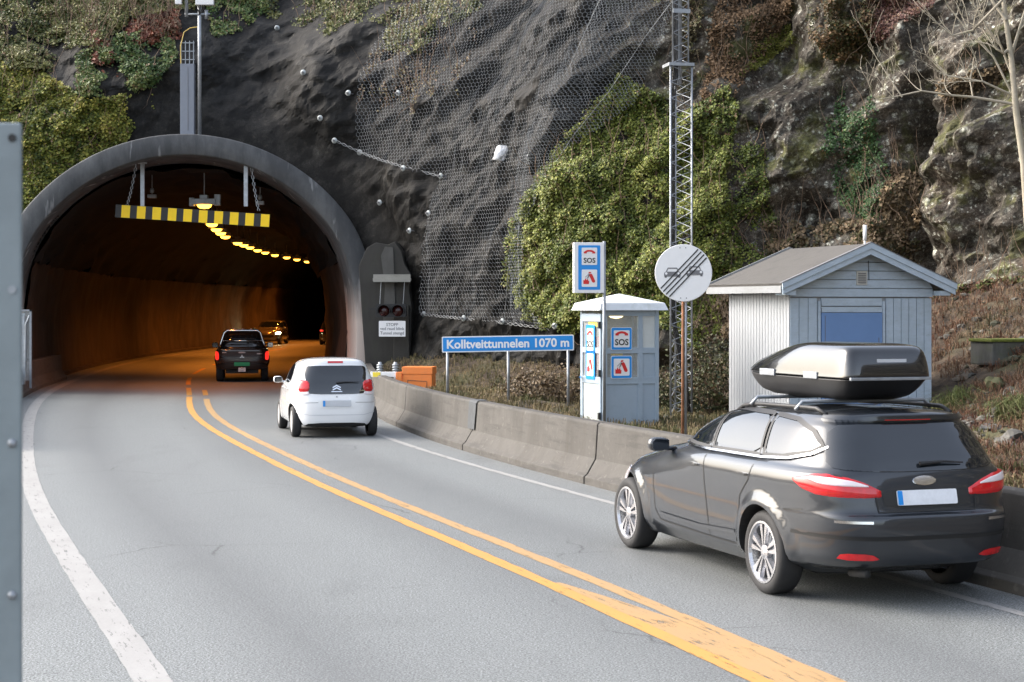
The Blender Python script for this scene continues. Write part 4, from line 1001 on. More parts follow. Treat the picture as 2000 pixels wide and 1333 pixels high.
# roof: two slabs with overhang
ov, oe, th = .3, .27, .07; sl_ = (Hr - He) / (Wd / 2)
def slab(side, y0, y1, t0, t1, name, m, z_add=0, xe=None, x0=0):
    xe = Wd / 2 + oe if xe is None else xe
    c = MB(); a = math.atan(sl_)
    pts = [(x0 * side, Hr - x0 * sl_ + t0), (xe * side, Hr - xe * sl_ + t0), (xe * side, Hr - xe * sl_ + t1), (x0 * side, Hr - x0 * sl_ + t1)]
    c.prism([(Wd / 2 + p, z) for p, z in pts], y0, y1); return c.build(name, m, sd)
for s in (-1, 1):
    slab(s, -ov + .03, L + ov, .0, .06, 'roof_deck', M['trim_old'])
    slab(s, -ov + .05, L + ov + .02, .062, .085, 'roof_felt', M['felt'], xe=Wd / 2 + oe + .03)
    slab(s, -ov, -ov + .028, -.1, .05, 'bargeboard', M['trim'], xe=Wd / 2 + oe + .02)
    slab(s, -ov - .022, -ov - .002, .0, .1, 'upper_bargeboard', M['trim'], xe=Wd / 2 + oe + .04)
    slab(s, -ov - .03, -ov + .06, .102, .115, 'metal_edge', M['grey'], xe=Wd / 2 + oe + .05)
    slab(s, L + ov - .0, L + ov + .03, -.06, .12, 'rear_bargeboard', M['trim_old'], xe=Wd / 2 + oe + .04)
    xe = Wd / 2 + s * (Wd / 2 + oe + .03); ze = Hr - (Wd / 2 + oe + .03) * sl_
    MB().b2(xe - .015, xe + .015, -ov + .03, L + ov, ze - .07, ze + .05).build('eave_fascia', M['trim_old'], sd)
    MB().b2(xe - .03 * (s > 0), xe + .03 * (s < 0) , -ov + .0, L + ov, ze + .052, ze + .095).build('gutter_edge', M['felt'], sd)
    xx = Wd / 2 + s * (Wd / 2 + .12); MB().b2(xx - .1, xx + .1, -.25, .1, 2.6, 2.68).build('eave_bracket', M['trim'], sd)
cpx = Wd / 2 + .12
MB().tube([(cpx, .1, Hr), (cpx, .1, Hr + .2)], .02, 8).tube([(cpx, .1, Hr + .15), (cpx, .1, Hr + .42)], .034, 12).build('vent_pipe', M['wpaint'], sd, True)
MB().b2(.04, Wd - .04, .04, L - .04, -.4, .14).build('footing', M['mossy'], sd)
# corner number plates
for (x_, y_, t_) in ((-.018, .1, '4'), (-.018, L - .1, '2')):
    text(t_, .11, M['grey'], sd, x_, y_, 2.3, .01, name='number', rz=-pi / 2) if False else None
# ------------------------------------------------------------------ vehicles (local frame: +x forward, +y left, origin on the road under the rear axle)
def lerp_rows(rows, n):
    r = np.array(rows, float); t = np.arange(len(r)); tt = np.linspace(0, len(r) - 1, n)
    # monotone (PCHIP-like) interpolation per column
    out = np.zeros((n, r.shape[1]))
    for c in range(r.shape[1]):
        y = r[:, c]; d = np.diff(y); m = np.zeros(len(y)); m[1:-1] = np.where(d[:-1] * d[1:] > 0, 2 * d[:-1] * d[1:] / (d[:-1] + d[1:] + 1e-12), 0); m[0], m[-1] = d[0], d[-1]
        i = np.minimum(tt.astype(int), len(y) - 2); s = tt - i
        out[:, c] = (2 * s**3 - 3 * s**2 + 1) * y[i] + (s**3 - 2 * s**2 + s) * m[i] + (-2 * s**3 + 3 * s**2) * y[i + 1] + (s**3 - s**2) * m[i + 1]
    return out
def outline(xf, xr, w, nf, nr, N):
    t = np.linspace(0, pi, 400); xc = (xf + xr) / 2; a = (xf - xr) / 2
    n = np.where(np.cos(t) > 0, nf, nr)
    x = xc + a * np.sign(np.cos(t)) * np.abs(np.cos(t)) ** (2 / n); y = w * np.abs(np.sin(t)) ** (2 / n)
    s = np.concatenate([[0], np.cumsum(np.hypot(np.diff(x), np.diff(y)))]); q = np.linspace(0, s[-1], N)
    return np.interp(q, s, x), np.interp(q, s, y)
class Car:
    def __init__(s, name, label, loc, heading, rows, m, wheels, R, wpos, arch=.03, NZ=70, group=None, cat='car'):
        s.root = empty(name, (loc[0], loc[1], 0), pi / 2 - heading, label, cat, group)
        s.R = R; s.wx = wheels; s.wy = wpos; s.m = m
        rr = lerp_rows(rows, NZ); N = 90; vs = []
        for z, xf, xr, w, nf, nr in rr:
            x, y = outline(xf, xr, w, nf, nr, N)
            for wxx in wheels:
                d = np.hypot(x - wxx, z - R); y = y + arch * sstep(R + .17, R + .07, d) * (y > w * .8)
            vs += [(x[k], y[k], z) for k in range(N)] + [(x[k], -y[k], z) for k in range(N - 2, 0, -1)]
        n = 2 * N - 2; fs = [(i * n + k, i * n + (k + 1) % n, (i + 1) * n + (k + 1) % n, (i + 1) * n + k) for i in range(NZ - 1) for k in range(n)]
        fs += [tuple(range(n - 1, -1, -1)), tuple((NZ - 1) * n + k for k in range(n))]
        me = bpy.data.meshes.new('body'); me.from_pydata(vs, [], fs)
        rr = lerp_rows(rows, 170); Nh = 170; vh = []
        for z, xf, xr, w, nf, nr in rr:
            x, y = outline(xf, xr, w, nf, nr, Nh)
            for wxx in wheels: y = y + arch * sstep(R + .17, R + .07, np.hypot(x - wxx, z - R)) * (y > w * .8)
            vh += list(zip(x, y, [z] * Nh)) + [(x[k], -y[k], z) for k in range(Nh - 2, 0, -1)]
        nh_ = 2 * Nh - 2; fh = [(i * nh_ + k, i * nh_ + (k + 1) % nh_, (i + 1) * nh_ + (k + 1) % nh_, (i + 1) * nh_ + k) for i in range(169) for k in range(nh_)]
        fh += [tuple(range(nh_ - 1, -1, -1)), tuple(169 * nh_ + k for k in range(nh_))]
        hm = bpy.data.meshes.new('h'); hm.from_pydata(vh, [], fh); hm.update()
        s.hn = np.zeros(len(vh) * 3); hm.vertices.foreach_get('normal', s.hn); s.hn = s.hn.reshape(-1, 3); s.hf = fh; s.hv = [Vector(v) for v in vh]; bpy.data.meshes.remove(hm)
        s.flip = -1 if Vector(s.hn[100 * nh_ + Nh // 2]).y * vh[100 * nh_ + Nh // 2][1] < 0 else 1
        s.bvh = BVHTree.FromPolygons(s.hv, fh)
        bm = bmesh.new(); bm.from_mesh(me); bmesh.ops.recalc_face_normals(bm, faces=bm.faces); bm.to_mesh(me); bm.free()
        me.materials.append(m); me.materials.append(M['dark'])
        ob = bpy.data.objects.new('body', me); COL.objects.link(ob); cuts = []
        for wxx in wheels:
            for sd_ in (-1, 1):
                c = MB(); ys_ = (sd_ * (wpos - .2), sd_ * (wpos + .5)); c.tube([(wxx, ys_[0], R + .005), (wxx, ys_[1], R + .005)], R + .045, 40)
                co = c.build('cut', M['dark']); md = ob.modifiers.new('b', 'BOOLEAN'); md.operation = 'DIFFERENCE'; md.object = co; md.solver = 'EXACT'; cuts.append(co)
        bpy.context.view_layer.update(); dg = bpy.context.evaluated_depsgraph_get()
        me2 = bpy.data.meshes.new_from_object(ob.evaluated_get(dg)); bpy.data.objects.remove(ob)
        for co in cuts: bpy.data.objects.remove(co)
        me2.materials.clear(); me2.materials.append(m); me2.materials.append(M['dark'])
        for p in me2.polygons:
            p.material_index = 0; p.use_smooth = True; c = p.center
            for wxx in wheels:
                if math.hypot(c.x - wxx, c.z - R) < R + .055 and abs(c.y) < wpos + .3 and abs(abs(c.y) - wpos) < .6:
                    rad = Vector((c.x - wxx, 0, c.z - R)); 
                    if (rad.length > 1e-4 and p.normal.dot(rad.normalized()) < -.6) or abs(abs(c.y) - (wpos - .2)) < .01: p.material_index = 1; p.use_smooth = False
            if p.normal.z < -.9 and c.z < rows[0][0] + .02: p.material_index = 1
        ln = []
        for p in me2.polygons:
            for vi in p.vertices:
                if p.material_index: ln.append(tuple(p.normal)); continue
                q, _, fi, _ = s.bvh.find_nearest(me2.vertices[vi].co); n_ = s.smooth_n(q, fi)
                ln.append(tuple(n_ if n_.dot(p.normal) > .2 else p.normal))
        me2.normals_split_custom_set(ln)
        s.body = link_mesh('body', me2, None, s.root)
        me2.name = 'body'
    def smooth_n(s, q, fi):
        f = s.hf[fi]; n = Vector((0, 0, 0))
        for vi in f[:4] if len(f) > 4 else f:
            n += Vector(s.hn[vi]) * (s.flip / ((s.hv[vi] - q).length_squared + 2e-5))
        return n.normalized()
    def hit(s, axis, a, b, sgn):
        if axis == 'side': o, d = Vector((a, 3 * sgn, b)), Vector((0, -sgn, 0))
        elif axis == 'rear': o, d = Vector((-4, a, b)), Vector((1, 0, 0))
        elif axis == 'front': o, d = Vector((8, a, b)), Vector((-1, 0, 0))
        else: o, d = Vector((a, b, 4)), Vector((0, 0, -1))
        h, n, fi, _ = s.bvh.ray_cast(o, d)
        if h is None: return None, None
        n = s.smooth_n(h, fi)
        if n.dot(d) > 0: n = -n
        return h, n
    def panel(s, name, axis, pts, m, eps=.008, sgn=1, parent=None, res=.035, sm=2, depth=.012, smooth=True, mirror=False):
        if mirror:
            for g in (1, -1):
                q = pts if axis == 'side' else [(p[0] * (g if axis in ('rear', 'front') else 1), p[1] * (g if axis == 'top' else 1)) for p in pts]
                o = s.panel(name, axis, q, m, eps, g, parent, res, sm, depth, smooth)
            return o
        out = chaikin([(p[0], p[1]) for p in pts], sm) if sm else list(pts)
        ar = sum(out[i][0] * out[(i + 1) % len(out)][1] - out[(i + 1) % len(out)][0] * out[i][1] for i in range(len(out)))
        if ar < 0: out = out[::-1]
        dn = []
        for i in range(len(out)):
            a, b = Vector(out[i]), Vector(out[(i + 1) % len(out)]); k = max(1, int((b - a).length / res))
            dn += [a.lerp(b, j / k) for j in range(k)]
        n0 = len(dn); xs_ = [p.x for p in dn]; zs_ = [p.y for p in dn]; A = np.array([(p.x, p.y) for p in dn])
        gx, gz = np.meshgrid(np.arange(min(xs_) + res / 2, max(xs_), res), np.arange(min(zs_) + res / 2, max(zs_), res)); gx, gz = gx.ravel(), gz.ravel()
        ins = inpoly(gx, gz, [tuple(p) for p in A])
        if ins.any():
            q = np.stack([gx[ins], gz[ins]], -1); dd = np.hypot(q[:, None, 0] - A[None, :, 0], q[:, None, 1] - A[None, :, 1]).min(1); q = q[dd > res * .4]
        else: q = np.zeros((0, 2))
        pts2 = [Vector(p) for p in dn] + [Vector(p) for p in q]
        r_ = geometry.delaunay_2d_cdt(pts2, [(i, (i + 1) % n0) for i in range(n0)], [], 1, 1e-5)
        vo, fo = r_[0], r_[2]; V3 = []; N3 = []
        for p in vo:
            h, n = s.hit(axis, p.x, p.y, sgn)
            if h is None:
                for sh_ in (.98, .95, .9): 
                    cx, cz = np.mean(xs_), np.mean(zs_); h, n = s.hit(axis, cx + (p.x - cx) * sh_, cz + (p.y - cz) * sh_, sgn)
                    if h is not None: break
            if h is None: h = Vector((0, 0, .5)); n = Vector((0, 0, 1))
            V3.append(h + n * eps); N3.append(n)
        c = MB(); c.add(V3, fo)
        # rim
        cnt = {}
        for f in fo:
            for i in range(len(f)):
                a, b = f[i], f[(i + 1) % len(f)]; cnt[(a, b)] = 1
        be = [(a, b) for (a, b) in cnt if (b, a) not in cnt]
        if depth:
            base = len(c.v); mp = {}
            for a, b in be:
                for q_ in (a, b):
                    if q_ not in mp: mp[q_] = len(c.v); c.v.append(tuple(V3[q_] - N3[q_] * depth))
                c.f.append((b, a, mp[a], mp[b]))
        o = c.build(name, m, parent or s.root, False, recalc=False)
        me = o.data; nf = len(fo)
        for i, p in enumerate(me.polygons): p.use_smooth = smooth
        if axis in ('rear', 'front', 'side', 'top'):
            ref = {'rear': Vector((-1, 0, 0)), 'front': Vector((1, 0, 0)), 'side': Vector((0, sgn, 0)), 'top': Vector((0, 0, 1))}[axis]
            if sum(p.normal.dot(ref) for p in me.polygons[:nf]) < 0: me.flip_normals()
        if smooth:
            vn = [tuple(x) for x in N3] + [None] * (len(me.vertices) - len(N3))
            if depth:
                for q_, k_ in mp.items(): vn[k_] = tuple(N3[q_])
            me.normals_split_custom_set_from_vertices(vn)
        return o
    def strip(s, name, axis, pts, w, m, eps=.004, mirror=False, sgn=1, closed=False, step=.05):
        if mirror:
            for g in (1, -1):
                q = pts if axis == 'side' else [(p[0] * (g if axis in ('rear', 'front') else 1), p[1] * (g if axis == 'top' else 1)) for p in pts]
                s.strip(name, axis, q, w, m, eps, False, g, closed)
            return
        P_ = [Vector(p) for p in pts] + ([Vector(pts[0])] if closed else []); dn = []
        for a, b in zip(P_[:-1], P_[1:]):
            k = max(1, int((b - a).length / step)); dn += [a.lerp(b, j / k) for j in range(k)]
        dn.append(P_[-1]); vs = []
        for i, p in enumerate(dn):
            t = (dn[min(i + 1, len(dn) - 1)] - dn[max(0, i - 1)]).normalized(); nn = Vector((-t.y, t.x)) * w / 2
            for q in (p + nn, p - nn):
                h, n = s.hit(axis, q.x, q.y, sgn)
                if h is None: h, n = s.hit(axis, p.x, p.y, sgn)
                if h is None: return
                vs.append(h + n * eps)
        return MB().add(vs, [(2 * i, 2 * i + 1, 2 * i + 3, 2 * i + 2) for i in range(len(dn) - 1)]).build(name, m, s.root, True, recalc=False)
    def wheels(s, rimm, style, width=.2, rim_r=.225):
        R = s.R
        for wxx in s.wx:
            for sd_ in (1, -1):
                c = MB(); w2 = width / 2; y0 = sd_ * (s.wy)
                prof = [(rim_r, -w2 + .01), (rim_r + .02, -w2), (R - .03, -w2), (R - .008, -w2 + .02), (R, -w2 + .045), (R, w2 - .045), (R - .008, w2 - .02), (R - .03, w2), (rim_r + .02, w2), (rim_r, w2 - .01)]
                c.lathe(prof, (wxx, y0, R), 'y', 44); wh = c.build('wheel', M['rubber'], s.root, True)
                yo = y0 + sd_ * (w2 - .012)
                c = MB(); c.lathe([(rim_r + .004, 0), (rim_r + .004, sd_ * .01), (rim_r - .012, sd_ * .012), (rim_r - .025, -sd_ * .012), (rim_r - .03, -sd_ * .12)], (wxx, yo, R), 'y', 40)
                c.lathe([(0, sd_ * .006), (.03, sd_ * .004), (.06, -sd_ * .01), (.06, -sd_ * .05)], (wxx, yo, R), 'y', 20)
                ns = 5
                for k in range(ns):
                    a0 = 2 * pi * k / ns + .3
                    def P3(r, a, dy): return (wxx + r * cos(a), yo + sd_ * dy, R + r * sin(a))
                    subs = ((-.16, .16),) if style == 'five' else ((-.25, -.08), (.08, .25))
                    for lo, hi_ in subs:
                        r1, r2 = .045, rim_r - .012
                        cen = 0 if style != 'five' else 0
                        vs = [P3(r1, a0 + lo * 1.3, -.004), P3(r1, a0 + hi_ * 1.3, -.004), P3(r2, a0 + hi_ * 1.15, -.004), P3(r2, a0 + lo * 1.15, -.004),
                              P3(r1, a0 + lo * 1.6, -.04), P3(r1, a0 + hi_ * 1.6, -.04), P3(r2, a0 + hi_ * 1.35, -.04), P3(r2, a0 + lo * 1.35, -.04)]
                        c.add(vs, [(0, 1, 2, 3), (4, 7, 6, 5), (0, 4, 5, 1), (1, 5, 6, 2), (2, 6, 7, 3), (3, 7, 4, 0)])
                if style == 'cap':
                    c = MB(); c.lathe([(0, sd_ * .008), (.06, sd_ * .006), (.1, sd_ * .0), (rim_r - .03, sd_ * .008), (rim_r + .006, 0), (rim_r + .006, -sd_ * .03)], (wxx, yo, R), 'y', 36)
                c.build('rim', rimm, wh, False)
                MB().lathe([(0, -sd_ * .06), (.14, -sd_ * .06), (.14, -sd_ * .1)], (wxx, yo, R), 'y', 24).build('brake_disc', M['galv_matt'] if style != 'cap' else M['dark'], wh, True)
                MB().lathe([(0, -sd_ * .1), (rim_r, -sd_ * .1)], (wxx, yo, R), 'y', 24).build('wheel_well', M['dark'], wh, True) if False else None
    def mirrors(s, x, y, z, m, w=.2, h=.13):
        for g in (1, -1):
            c = MB(); vs = []; fs = []
            N1, N2 = 8, 14
            for i in range(N1 + 1):
                a = pi * i / N1
                for k in range(N2):
                    b_ = 2 * pi * k / N2
                    sx = -cos(a); rr_ = sin(a) ** .6
                    vs.append((x + sx * .06, g * (y + w / 2 + w / 2 * rr_ * np.sign(cos(b_)) * abs(cos(b_)) ** .7), z + h / 2 * rr_ * np.sign(sin(b_)) * abs(sin(b_)) ** .7))
            fs = [(i * N2 + k, i * N2 + (k + 1) % N2, (i + 1) * N2 + (k + 1) % N2, (i + 1) * N2 + k) for i in range(N1) for k in range(N2)]
            c.add(vs, fs); c.tube([(x, g * (y - .08), z - h * .4), (x, g * (y + .06), z - h * .25)], .022, 8)
            mo = c.build('wing_mirror', m, s.root, True)
            MB().prism([(g * (y + w / 2) + w * .4 * p, z + h * .38 * q) for p, q in ((-1, -.8), (-.8, -1), (.8, -1), (1, -.6), (1, .6), (.7, 1), (-.8, 1), (-1, .8))], 0, .004, M=Matrix(((0, 1, 0), (1, 0, 0), (0, 0, 1)))).build('mirror_glass', M['glass_dark'], mo).location = (x - .064, 0, 0)

H2 = lambda deg: radians(deg)     # heading: degrees to the left of straight ahead = negative
def hd(deg_left): return -radians(deg_left)

# ---- charcoal estate car with roof box ---------------------------------------------------------
rows = [(.2, 3.45, -.45, .78, 3.4, 5), (.27, 3.66, -.66, .84, 3.0, 5), (.33, 3.74, -.97, .88, 2.9, 5), (.4, 3.78, -1.02, .895, 2.9, 5.5), (.52, 3.8, -1.045, .91, 2.9, 5.5), (.62, 3.79, -1.06, .92, 2.9, 5.5), (.70, 3.75, -1.05, .928, 2.8, 5.5), (.735, 3.7, -.99, .93, 2.8, 6),
        (.84, 3.5, -.965, .935, 2.6, 6), (.92, 3.15, -.945, .935, 2.5, 6), (1.0, 2.75, -.92, .922, 2.5, 6), (1.04, 2.45, -.905, .895, 2.6, 5.5), (1.065, 2.3, -.89, .86, 2.8, 5.5), (1.11, 2.17, -.865, .83, 3.0, 5.5), (1.19, 1.98, -.81, .80, 3.4, 5.2),
        (1.28, 1.75, -.75, .76, 3.6, 5), (1.36, 1.5, -.69, .715, 3.6, 4.8), (1.41, 1.27, -.66, .67, 3.4, 4.4), (1.445, 1.05, -.66, .62, 3.2, 4.2), (1.465, .85, -.64, .54, 3, 4), (1.48, .6, -.55, .42, 2.6, 3.4), (1.492, .4, -.35, .2, 2.4, 3), (1.495, .15, -.1, .04, 2, 2)]
WX, WYY, WH, WS = 2.99, 15.08, 18.6, 1.045
C1 = Car('estate_car', 'charcoal estate car with a black roof box, seen from behind at the right', (WX, WYY), hd(WH), rows, M['pk'], (0, 2.85), .335, .80, .035, NZ=90)
W_ = C1; W_.root.scale = (WS, WS, WS)
W_.wheels(M['rim'], 'double', .22, .245)
side_glass = [[(2.02, 1.1), (1.86, 1.19), (1.46, 1.355), (1.24, 1.41), (1.12, 1.415), (1.09, 1.09)], [(1.05, 1.09), (1.08, 1.418), (.8, 1.428), (.24, 1.422), (.16, 1.1)], [(.1, 1.105), (.18, 1.42), (-.2, 1.40), (-.46, 1.33), (-.62, 1.22), (-.54, 1.17), (-.2, 1.115)]]
for g in side_glass: W_.panel('side_window', 'side', g, M['glass_dark'], .009, mirror=True, sm=1, res=.03)
for g in side_glass: W_.strip('window_seal', 'side', [tuple(q) for q in g], .03, M['blackpl'], .014, True, closed=True)
W_.panel('windscreen', 'front', [(-.72, 1.12), (.72, 1.12), (.6, 1.38), (-.6, 1.38)], M['glass_dark'], .009, sm=1)
rear = W_.panel('rear_window', 'rear', [(-.70, 1.06), (-.3, 1.035), (.3, 1.035), (.70, 1.06), (.725, 1.12), (.61, 1.37), (.35, 1.385), (-.35, 1.385), (-.61, 1.37), (-.725, 1.12)], M['glass_dark'], .010, sm=1, res=.03)
W_.strip('waist_trim', 'side', [(2.08, 1.08), (1.1, 1.068), (.1, 1.08), (-.3, 1.105), (-.56, 1.155), (-.66, 1.21)], .018, M['chrome'], .018, True)
for pts in ([(1.09, 1.42), (1.07, 1.07), (1.03, .7), (1.02, .34)], [(.13, 1.42), (.13, 1.07), (.2, .9), (.36, .76), (.44, .5), (.5, .34), (1.02, .34), (2.1, .36)], [(2.1, 1.05), (2.2, .8), (2.2, .45), (2.1, .36)], [(-.6, .74), (-.36, .72)]):
    W_.strip('shut_line', 'side', pts, .011, M['black'], .004, True)
W_.strip('sill_crease', 'side', [(2.1, .42), (1.2, .41), (.5, .44)], .03, M['pk'], .012, True)
for x_ in (1.28, .32): W_.panel('door_handle', 'side', [(x_ - .1, .925), (x_ + .1, .935), (x_ + .1, .955), (x_ - .1, .95)], M['pk'], .03, mirror=True, sm=1, depth=.03, res=.04)
def rear_pt(y, z): return W_.hit('rear', y, z, 1)
def wrap_lamp(name, polys, m, eps, W_=None, YC=.84, XC=-.84, IN=.70, CR=.14):
    W_ = W_ or C1
    """lamp cluster wrapped round the rear corner: its outline is given along the girth (distance from the corner) and height"""
    for g in (1, -1):
        c = MB()
        for top, bot in polys:
            n = len(top); vs = []
            K = 60
            for i in range(K + 1):
                t = i / K; u = top[0][0] + (top[-1][0] - top[0][0]) * t
                zt_ = np.interp(u, [p[0] for p in top], [p[1] for p in top]); zb_ = np.interp(u, [p[0] for p in bot], [p[1] for p in bot])
                for q in range(7):
                    z_ = zb_ + (zt_ - zb_) * q / 6
                    # girth coordinate u: 0 at the corner, >0 along the rear towards the middle, <0 along the side towards the front
                    ang = atan2(1, 1) ; 
                    yc, xc_ = YC, XC
                    o_ = Vector((.0, 0, z_)); 
                    # aim from an inner point so that rays fan round the corner
                    yy_, xx_ = (yc - max(u, 0), -1.0) if u > 0 else (1.0, xc_ - u)
                    if abs(u) < CR:
                        a_ = pi / 4 - u / CR * pi / 4
                        tgt = Vector((XC + CR, g * (YC - CR), z_)); dr_ = Vector((-cos(a_), g * sin(a_), 0))
                        h_, n_, _, _ = W_.bvh.ray_cast(tgt + dr_ * 1.0, -dr_)
                        if n_ is not None and n_.dot(dr_) < 0: n_ = -n_
                    elif u > 0: h_, n_ = W_.hit('rear', g * (YC - u), z_, 1)
                    else: h_, n_ = W_.hit('side', XC - u, z_, g)
                    if h_ is None: h_, n_ = Vector((-.8, g * .8, z_)), Vector((-.7, g * .7, 0))
                    vs.append(h_ + n_ * (eps if q not in (0, 6) and i not in (0, K) else -.004))
            c.add(vs, [(i * 7 + q, i * 7 + q + 1, (i + 1) * 7 + q + 1, (i + 1) * 7 + q) for i in range(K) for q in range(6)])
        c.build(name, m, W_.root, True)
wrap_lamp('tail_lamp', [([(-.34, .98), (-.14, 1.03), (.05, 1.035), (.2, 1.01), (.32, .97), (.46, .90)], [(-.34, .965), (-.24, .9), (-.1, .865), (.15, .85), (.32, .845), (.46, .85)])], M['tail'], .016)
wrap_lamp('reversing_lamp', [([(-.18, .995), (-.05, 1.012), (.1, 1.008), (.24, .98), (.36, .935)], [(-.18, .98), (-.05, .945), (.1, .93), (.24, .925), (.36, .925)])], M['tail_w'], .021)
W_.panel('plate_recess', 'rear', [(-.36, .765), (.36, .765), (.38, .905), (-.38, .905)], M['black'], .003, sm=1)
W_.panel('number_plate', 'rear', rrect(-.26, .26, .785, .895, .01, 2), M['plate_w'], .022, sm=0)
W_.panel('plate_band', 'rear', rrect(.215, .257, .788, .892, .006, 2), M['bright_blue'], .024, sm=0, depth=.004)
W_.panel('badge', 'rear', [(.1 * cos(a) , .965 + .035 * sin(a)) for a in np.linspace(0, 2 * pi, 20)[:-1]], M['chrome'], .014, sm=0, res=.05)
W_.strip('tailgate_seam', 'rear', [(-.72, 1.02), (-.44, .9), (-.42, .74), (.42, .74), (.44, .9), (.72, 1.02)], .012, M['black'], .004)
W_.strip('bumper_seam', 'rear', [(-.88, .56), (-.4, .545), (.4, .545), (.88, .56)], .03, M['dark'], .004)
W_.panel('rear_reflector', 'rear', [(.42, .385), (.72, .39), (.7, .435), (.5, .43)], M['tail'], .012, mirror=True, sm=1, res=.05)
W_.strip('bumper_trim', 'rear', [(.5, .67), (.75, .675)], .02, M['chrome'], .006, True)
W_.panel('spoiler', 'rear', [(-.62, 1.395), (-.3, 1.41), (.3, 1.41), (.62, 1.395), (.58, 1.44), (-.58, 1.44)], M['pk'], .035, sm=1, depth=.07)
W_.panel('brake_lamp', 'rear', [(-.2, 1.405), (.2, 1.405), (.2, 1.42), (-.2, 1.42)], M['tail'], .042, sm=0, depth=.01)
p_, n_ = W_.hit('rear', 0, 1.08, 1)
MB().tube([p_ + n_ * .03 + Vector((0, .02, 0)), p_ + n_ * .035 + Vector((.0, -.18, .01)), p_ + n_ * .03 + Vector((0, -.36, 0))], [.018, .011, .006], 6).build('wiper', M['blackpl'], W_.root)
W_.mirrors(1.92, .88, 1.06, M['pk'])
for g in (1, -1):
    pts = [(x_, g * (.6 - .05 * abs(x_ - .4)), W_.hit('top', x_, g * (.6 - .05 * abs(x_ - .4)), 1)[0].z + .035) for x_ in np.linspace(-.42, 1.15, 12)]
    pts[0] = (pts[0][0], pts[0][1], pts[0][2] - .035); pts[-1] = (pts[-1][0], pts[-1][1], pts[-1][2] - .035)
    MB().tube(pts, .018, 8).build('roof_rail', M['blackpl'], W_.root, True)
for x_ in (-.02, .78):
    zz = 1.533; MB().tube([(x_, -.62, 1.47), (x_, -.56, zz), (x_, .56, zz), (x_, .62, 1.47)], .016, 8).build('cross_bar', M['steel'], W_.root, True)
MB().tube([(-.7, .5, .25), (-.95, .5, .27)], .03, 10).build('exhaust', M['dark'], W_.root, True)
W_.panel('headlight', 'front', [(.45, .62), (.84, .62), (.84, .76), (.6, .74)], M['tail_w'], .01, mirror=True, sm=1)
# roof box: top-level thing resting on the bars
fw = Vector((sin(hd(WH)), cos(hd(WH)), 0)); lf = Vector((-fw.y, fw.x, 0))
bl = Vector((WX, WYY, 0)) + fw * .7 + lf * .0
rb = empty('roof_box', (bl.x, bl.y, 1.55 * WS), pi / 2 - hd(WH), 'glossy black roof box strapped on bars above the charcoal estate car', 'roof box'); rb.scale = (1.09, 1.06, 1.06)
def boxshell(rows_, name, m):
    rr = lerp_rows(rows_, 26); vs = []; N = 60
    for z, xf, xr_, w, nf, nr in rr:
        x, y = outline(xf, xr_, w, nf, nr, N); vs += [(x[k], y[k], z) for k in range(N)] + [(x[k], -y[k], z) for k in range(N - 2, 0, -1)]
    n = 2 * N - 2; fs = [(i * n + k, i * n + (k + 1) % n, (i + 1) * n + (k + 1) % n, (i + 1) * n + k) for i in range(25) for k in range(n)]
    fs += [tuple(range(n - 1, -1, -1)), tuple(25 * n + k for k in range(n))]
    return MB().add(vs, fs).build(name, m, rb, True)
boxshell([(0, .7, -.8, .27, 2.2, 8), (.03, .85, -.9, .32, 2.1, 9), (.1, .98, -.99, .37, 2.0, 10), (.165, 1.05, -1.05, .39, 2.0, 11)], 'box_base', M['blackpl'])
boxshell([(.18, 1.07, -1.07, .395, 2.0, 14), (.2, 1.05, -1.075, .392, 2.0, 14), (.26, .92, -1.065, .385, 2.0, 14), (.33, .66, -1.045, .375, 1.9, 14), (.385, .4, -1.02, .362, 1.9, 13), (.42, .2, -.98, .34, 2, 11), (.437, .05, -.92, .30, 2.2, 8), (.447, -.05, -.82, .22, 2.2, 5), (.45, -.2, -.6, .06, 2, 3)], 'box_lid', M['pb'])
MB().b2(-1.085, -1.06, -.36, .36, .163, .186).build('rim_strip', M['steel'], rb, bevel=.004)
MB().prism([(-.13, .30), (.13, .30), (.13, .328), (-.13, .328)], -.002, .002, M=Matrix(((0, 1, 0), (1, 0, 0), (0, 0, 1)))).build('maker_strip', M['plate'], rb).location = (-1.052, -.02, 0)
for a_, b_ in ((.1, .36), (-.62, -.4)): MB().b2(a_, b_, .375, .402, .16, .215).build('latch', M['steel'], rb, bevel=.005)

# ---- white hatchback ---------------------------------------------------------------------------
rows = [(.2, 2.75, -.40, .70, 3.4, 5), (.25, 2.95, -.45, .765, 3, 5), (.32, 3.0, -.475, .785, 2.9, 5), (.42, 3.02, -.49, .797, 2.8, 5), (.52, 3.04, -.495, .803, 2.8, 5), (.64, 3.03, -.49, .808, 2.8, 5), (.76, 2.98, -.475, .81, 2.7, 5), (.86, 2.8, -.455, .805, 2.6, 5), (.93, 2.5, -.435, .79, 2.6, 5),
        (.98, 2.3, -.42, .77, 2.8, 5), (1.05, 2.05, -.395, .745, 3, 4.8), (1.15, 1.8, -.36, .71, 3.4, 4.6), (1.25, 1.6, -.315, .67, 3.4, 4.4), (1.33, 1.38, -.275, .63, 3.2, 4.2), (1.38, 1.18, -.255, .585, 3, 4), (1.42, .95, -.23, .51, 2.8, 3.6), (1.445, .7, -.12, .38, 2.5, 3), (1.457, .5, .05, .2, 2.3, 2.6), (1.46, .3, .2, .05, 2, 2)]
C2 = Car('hatchback', 'small white hatchback with red tail lamps driving towards the tunnel', (-3.32, 32.85), hd(13.2), rows, M['pw'], (0, 2.34), .285, .705, .018)
C2.wheels(M['rim_w'], 'cap', .165, .2)
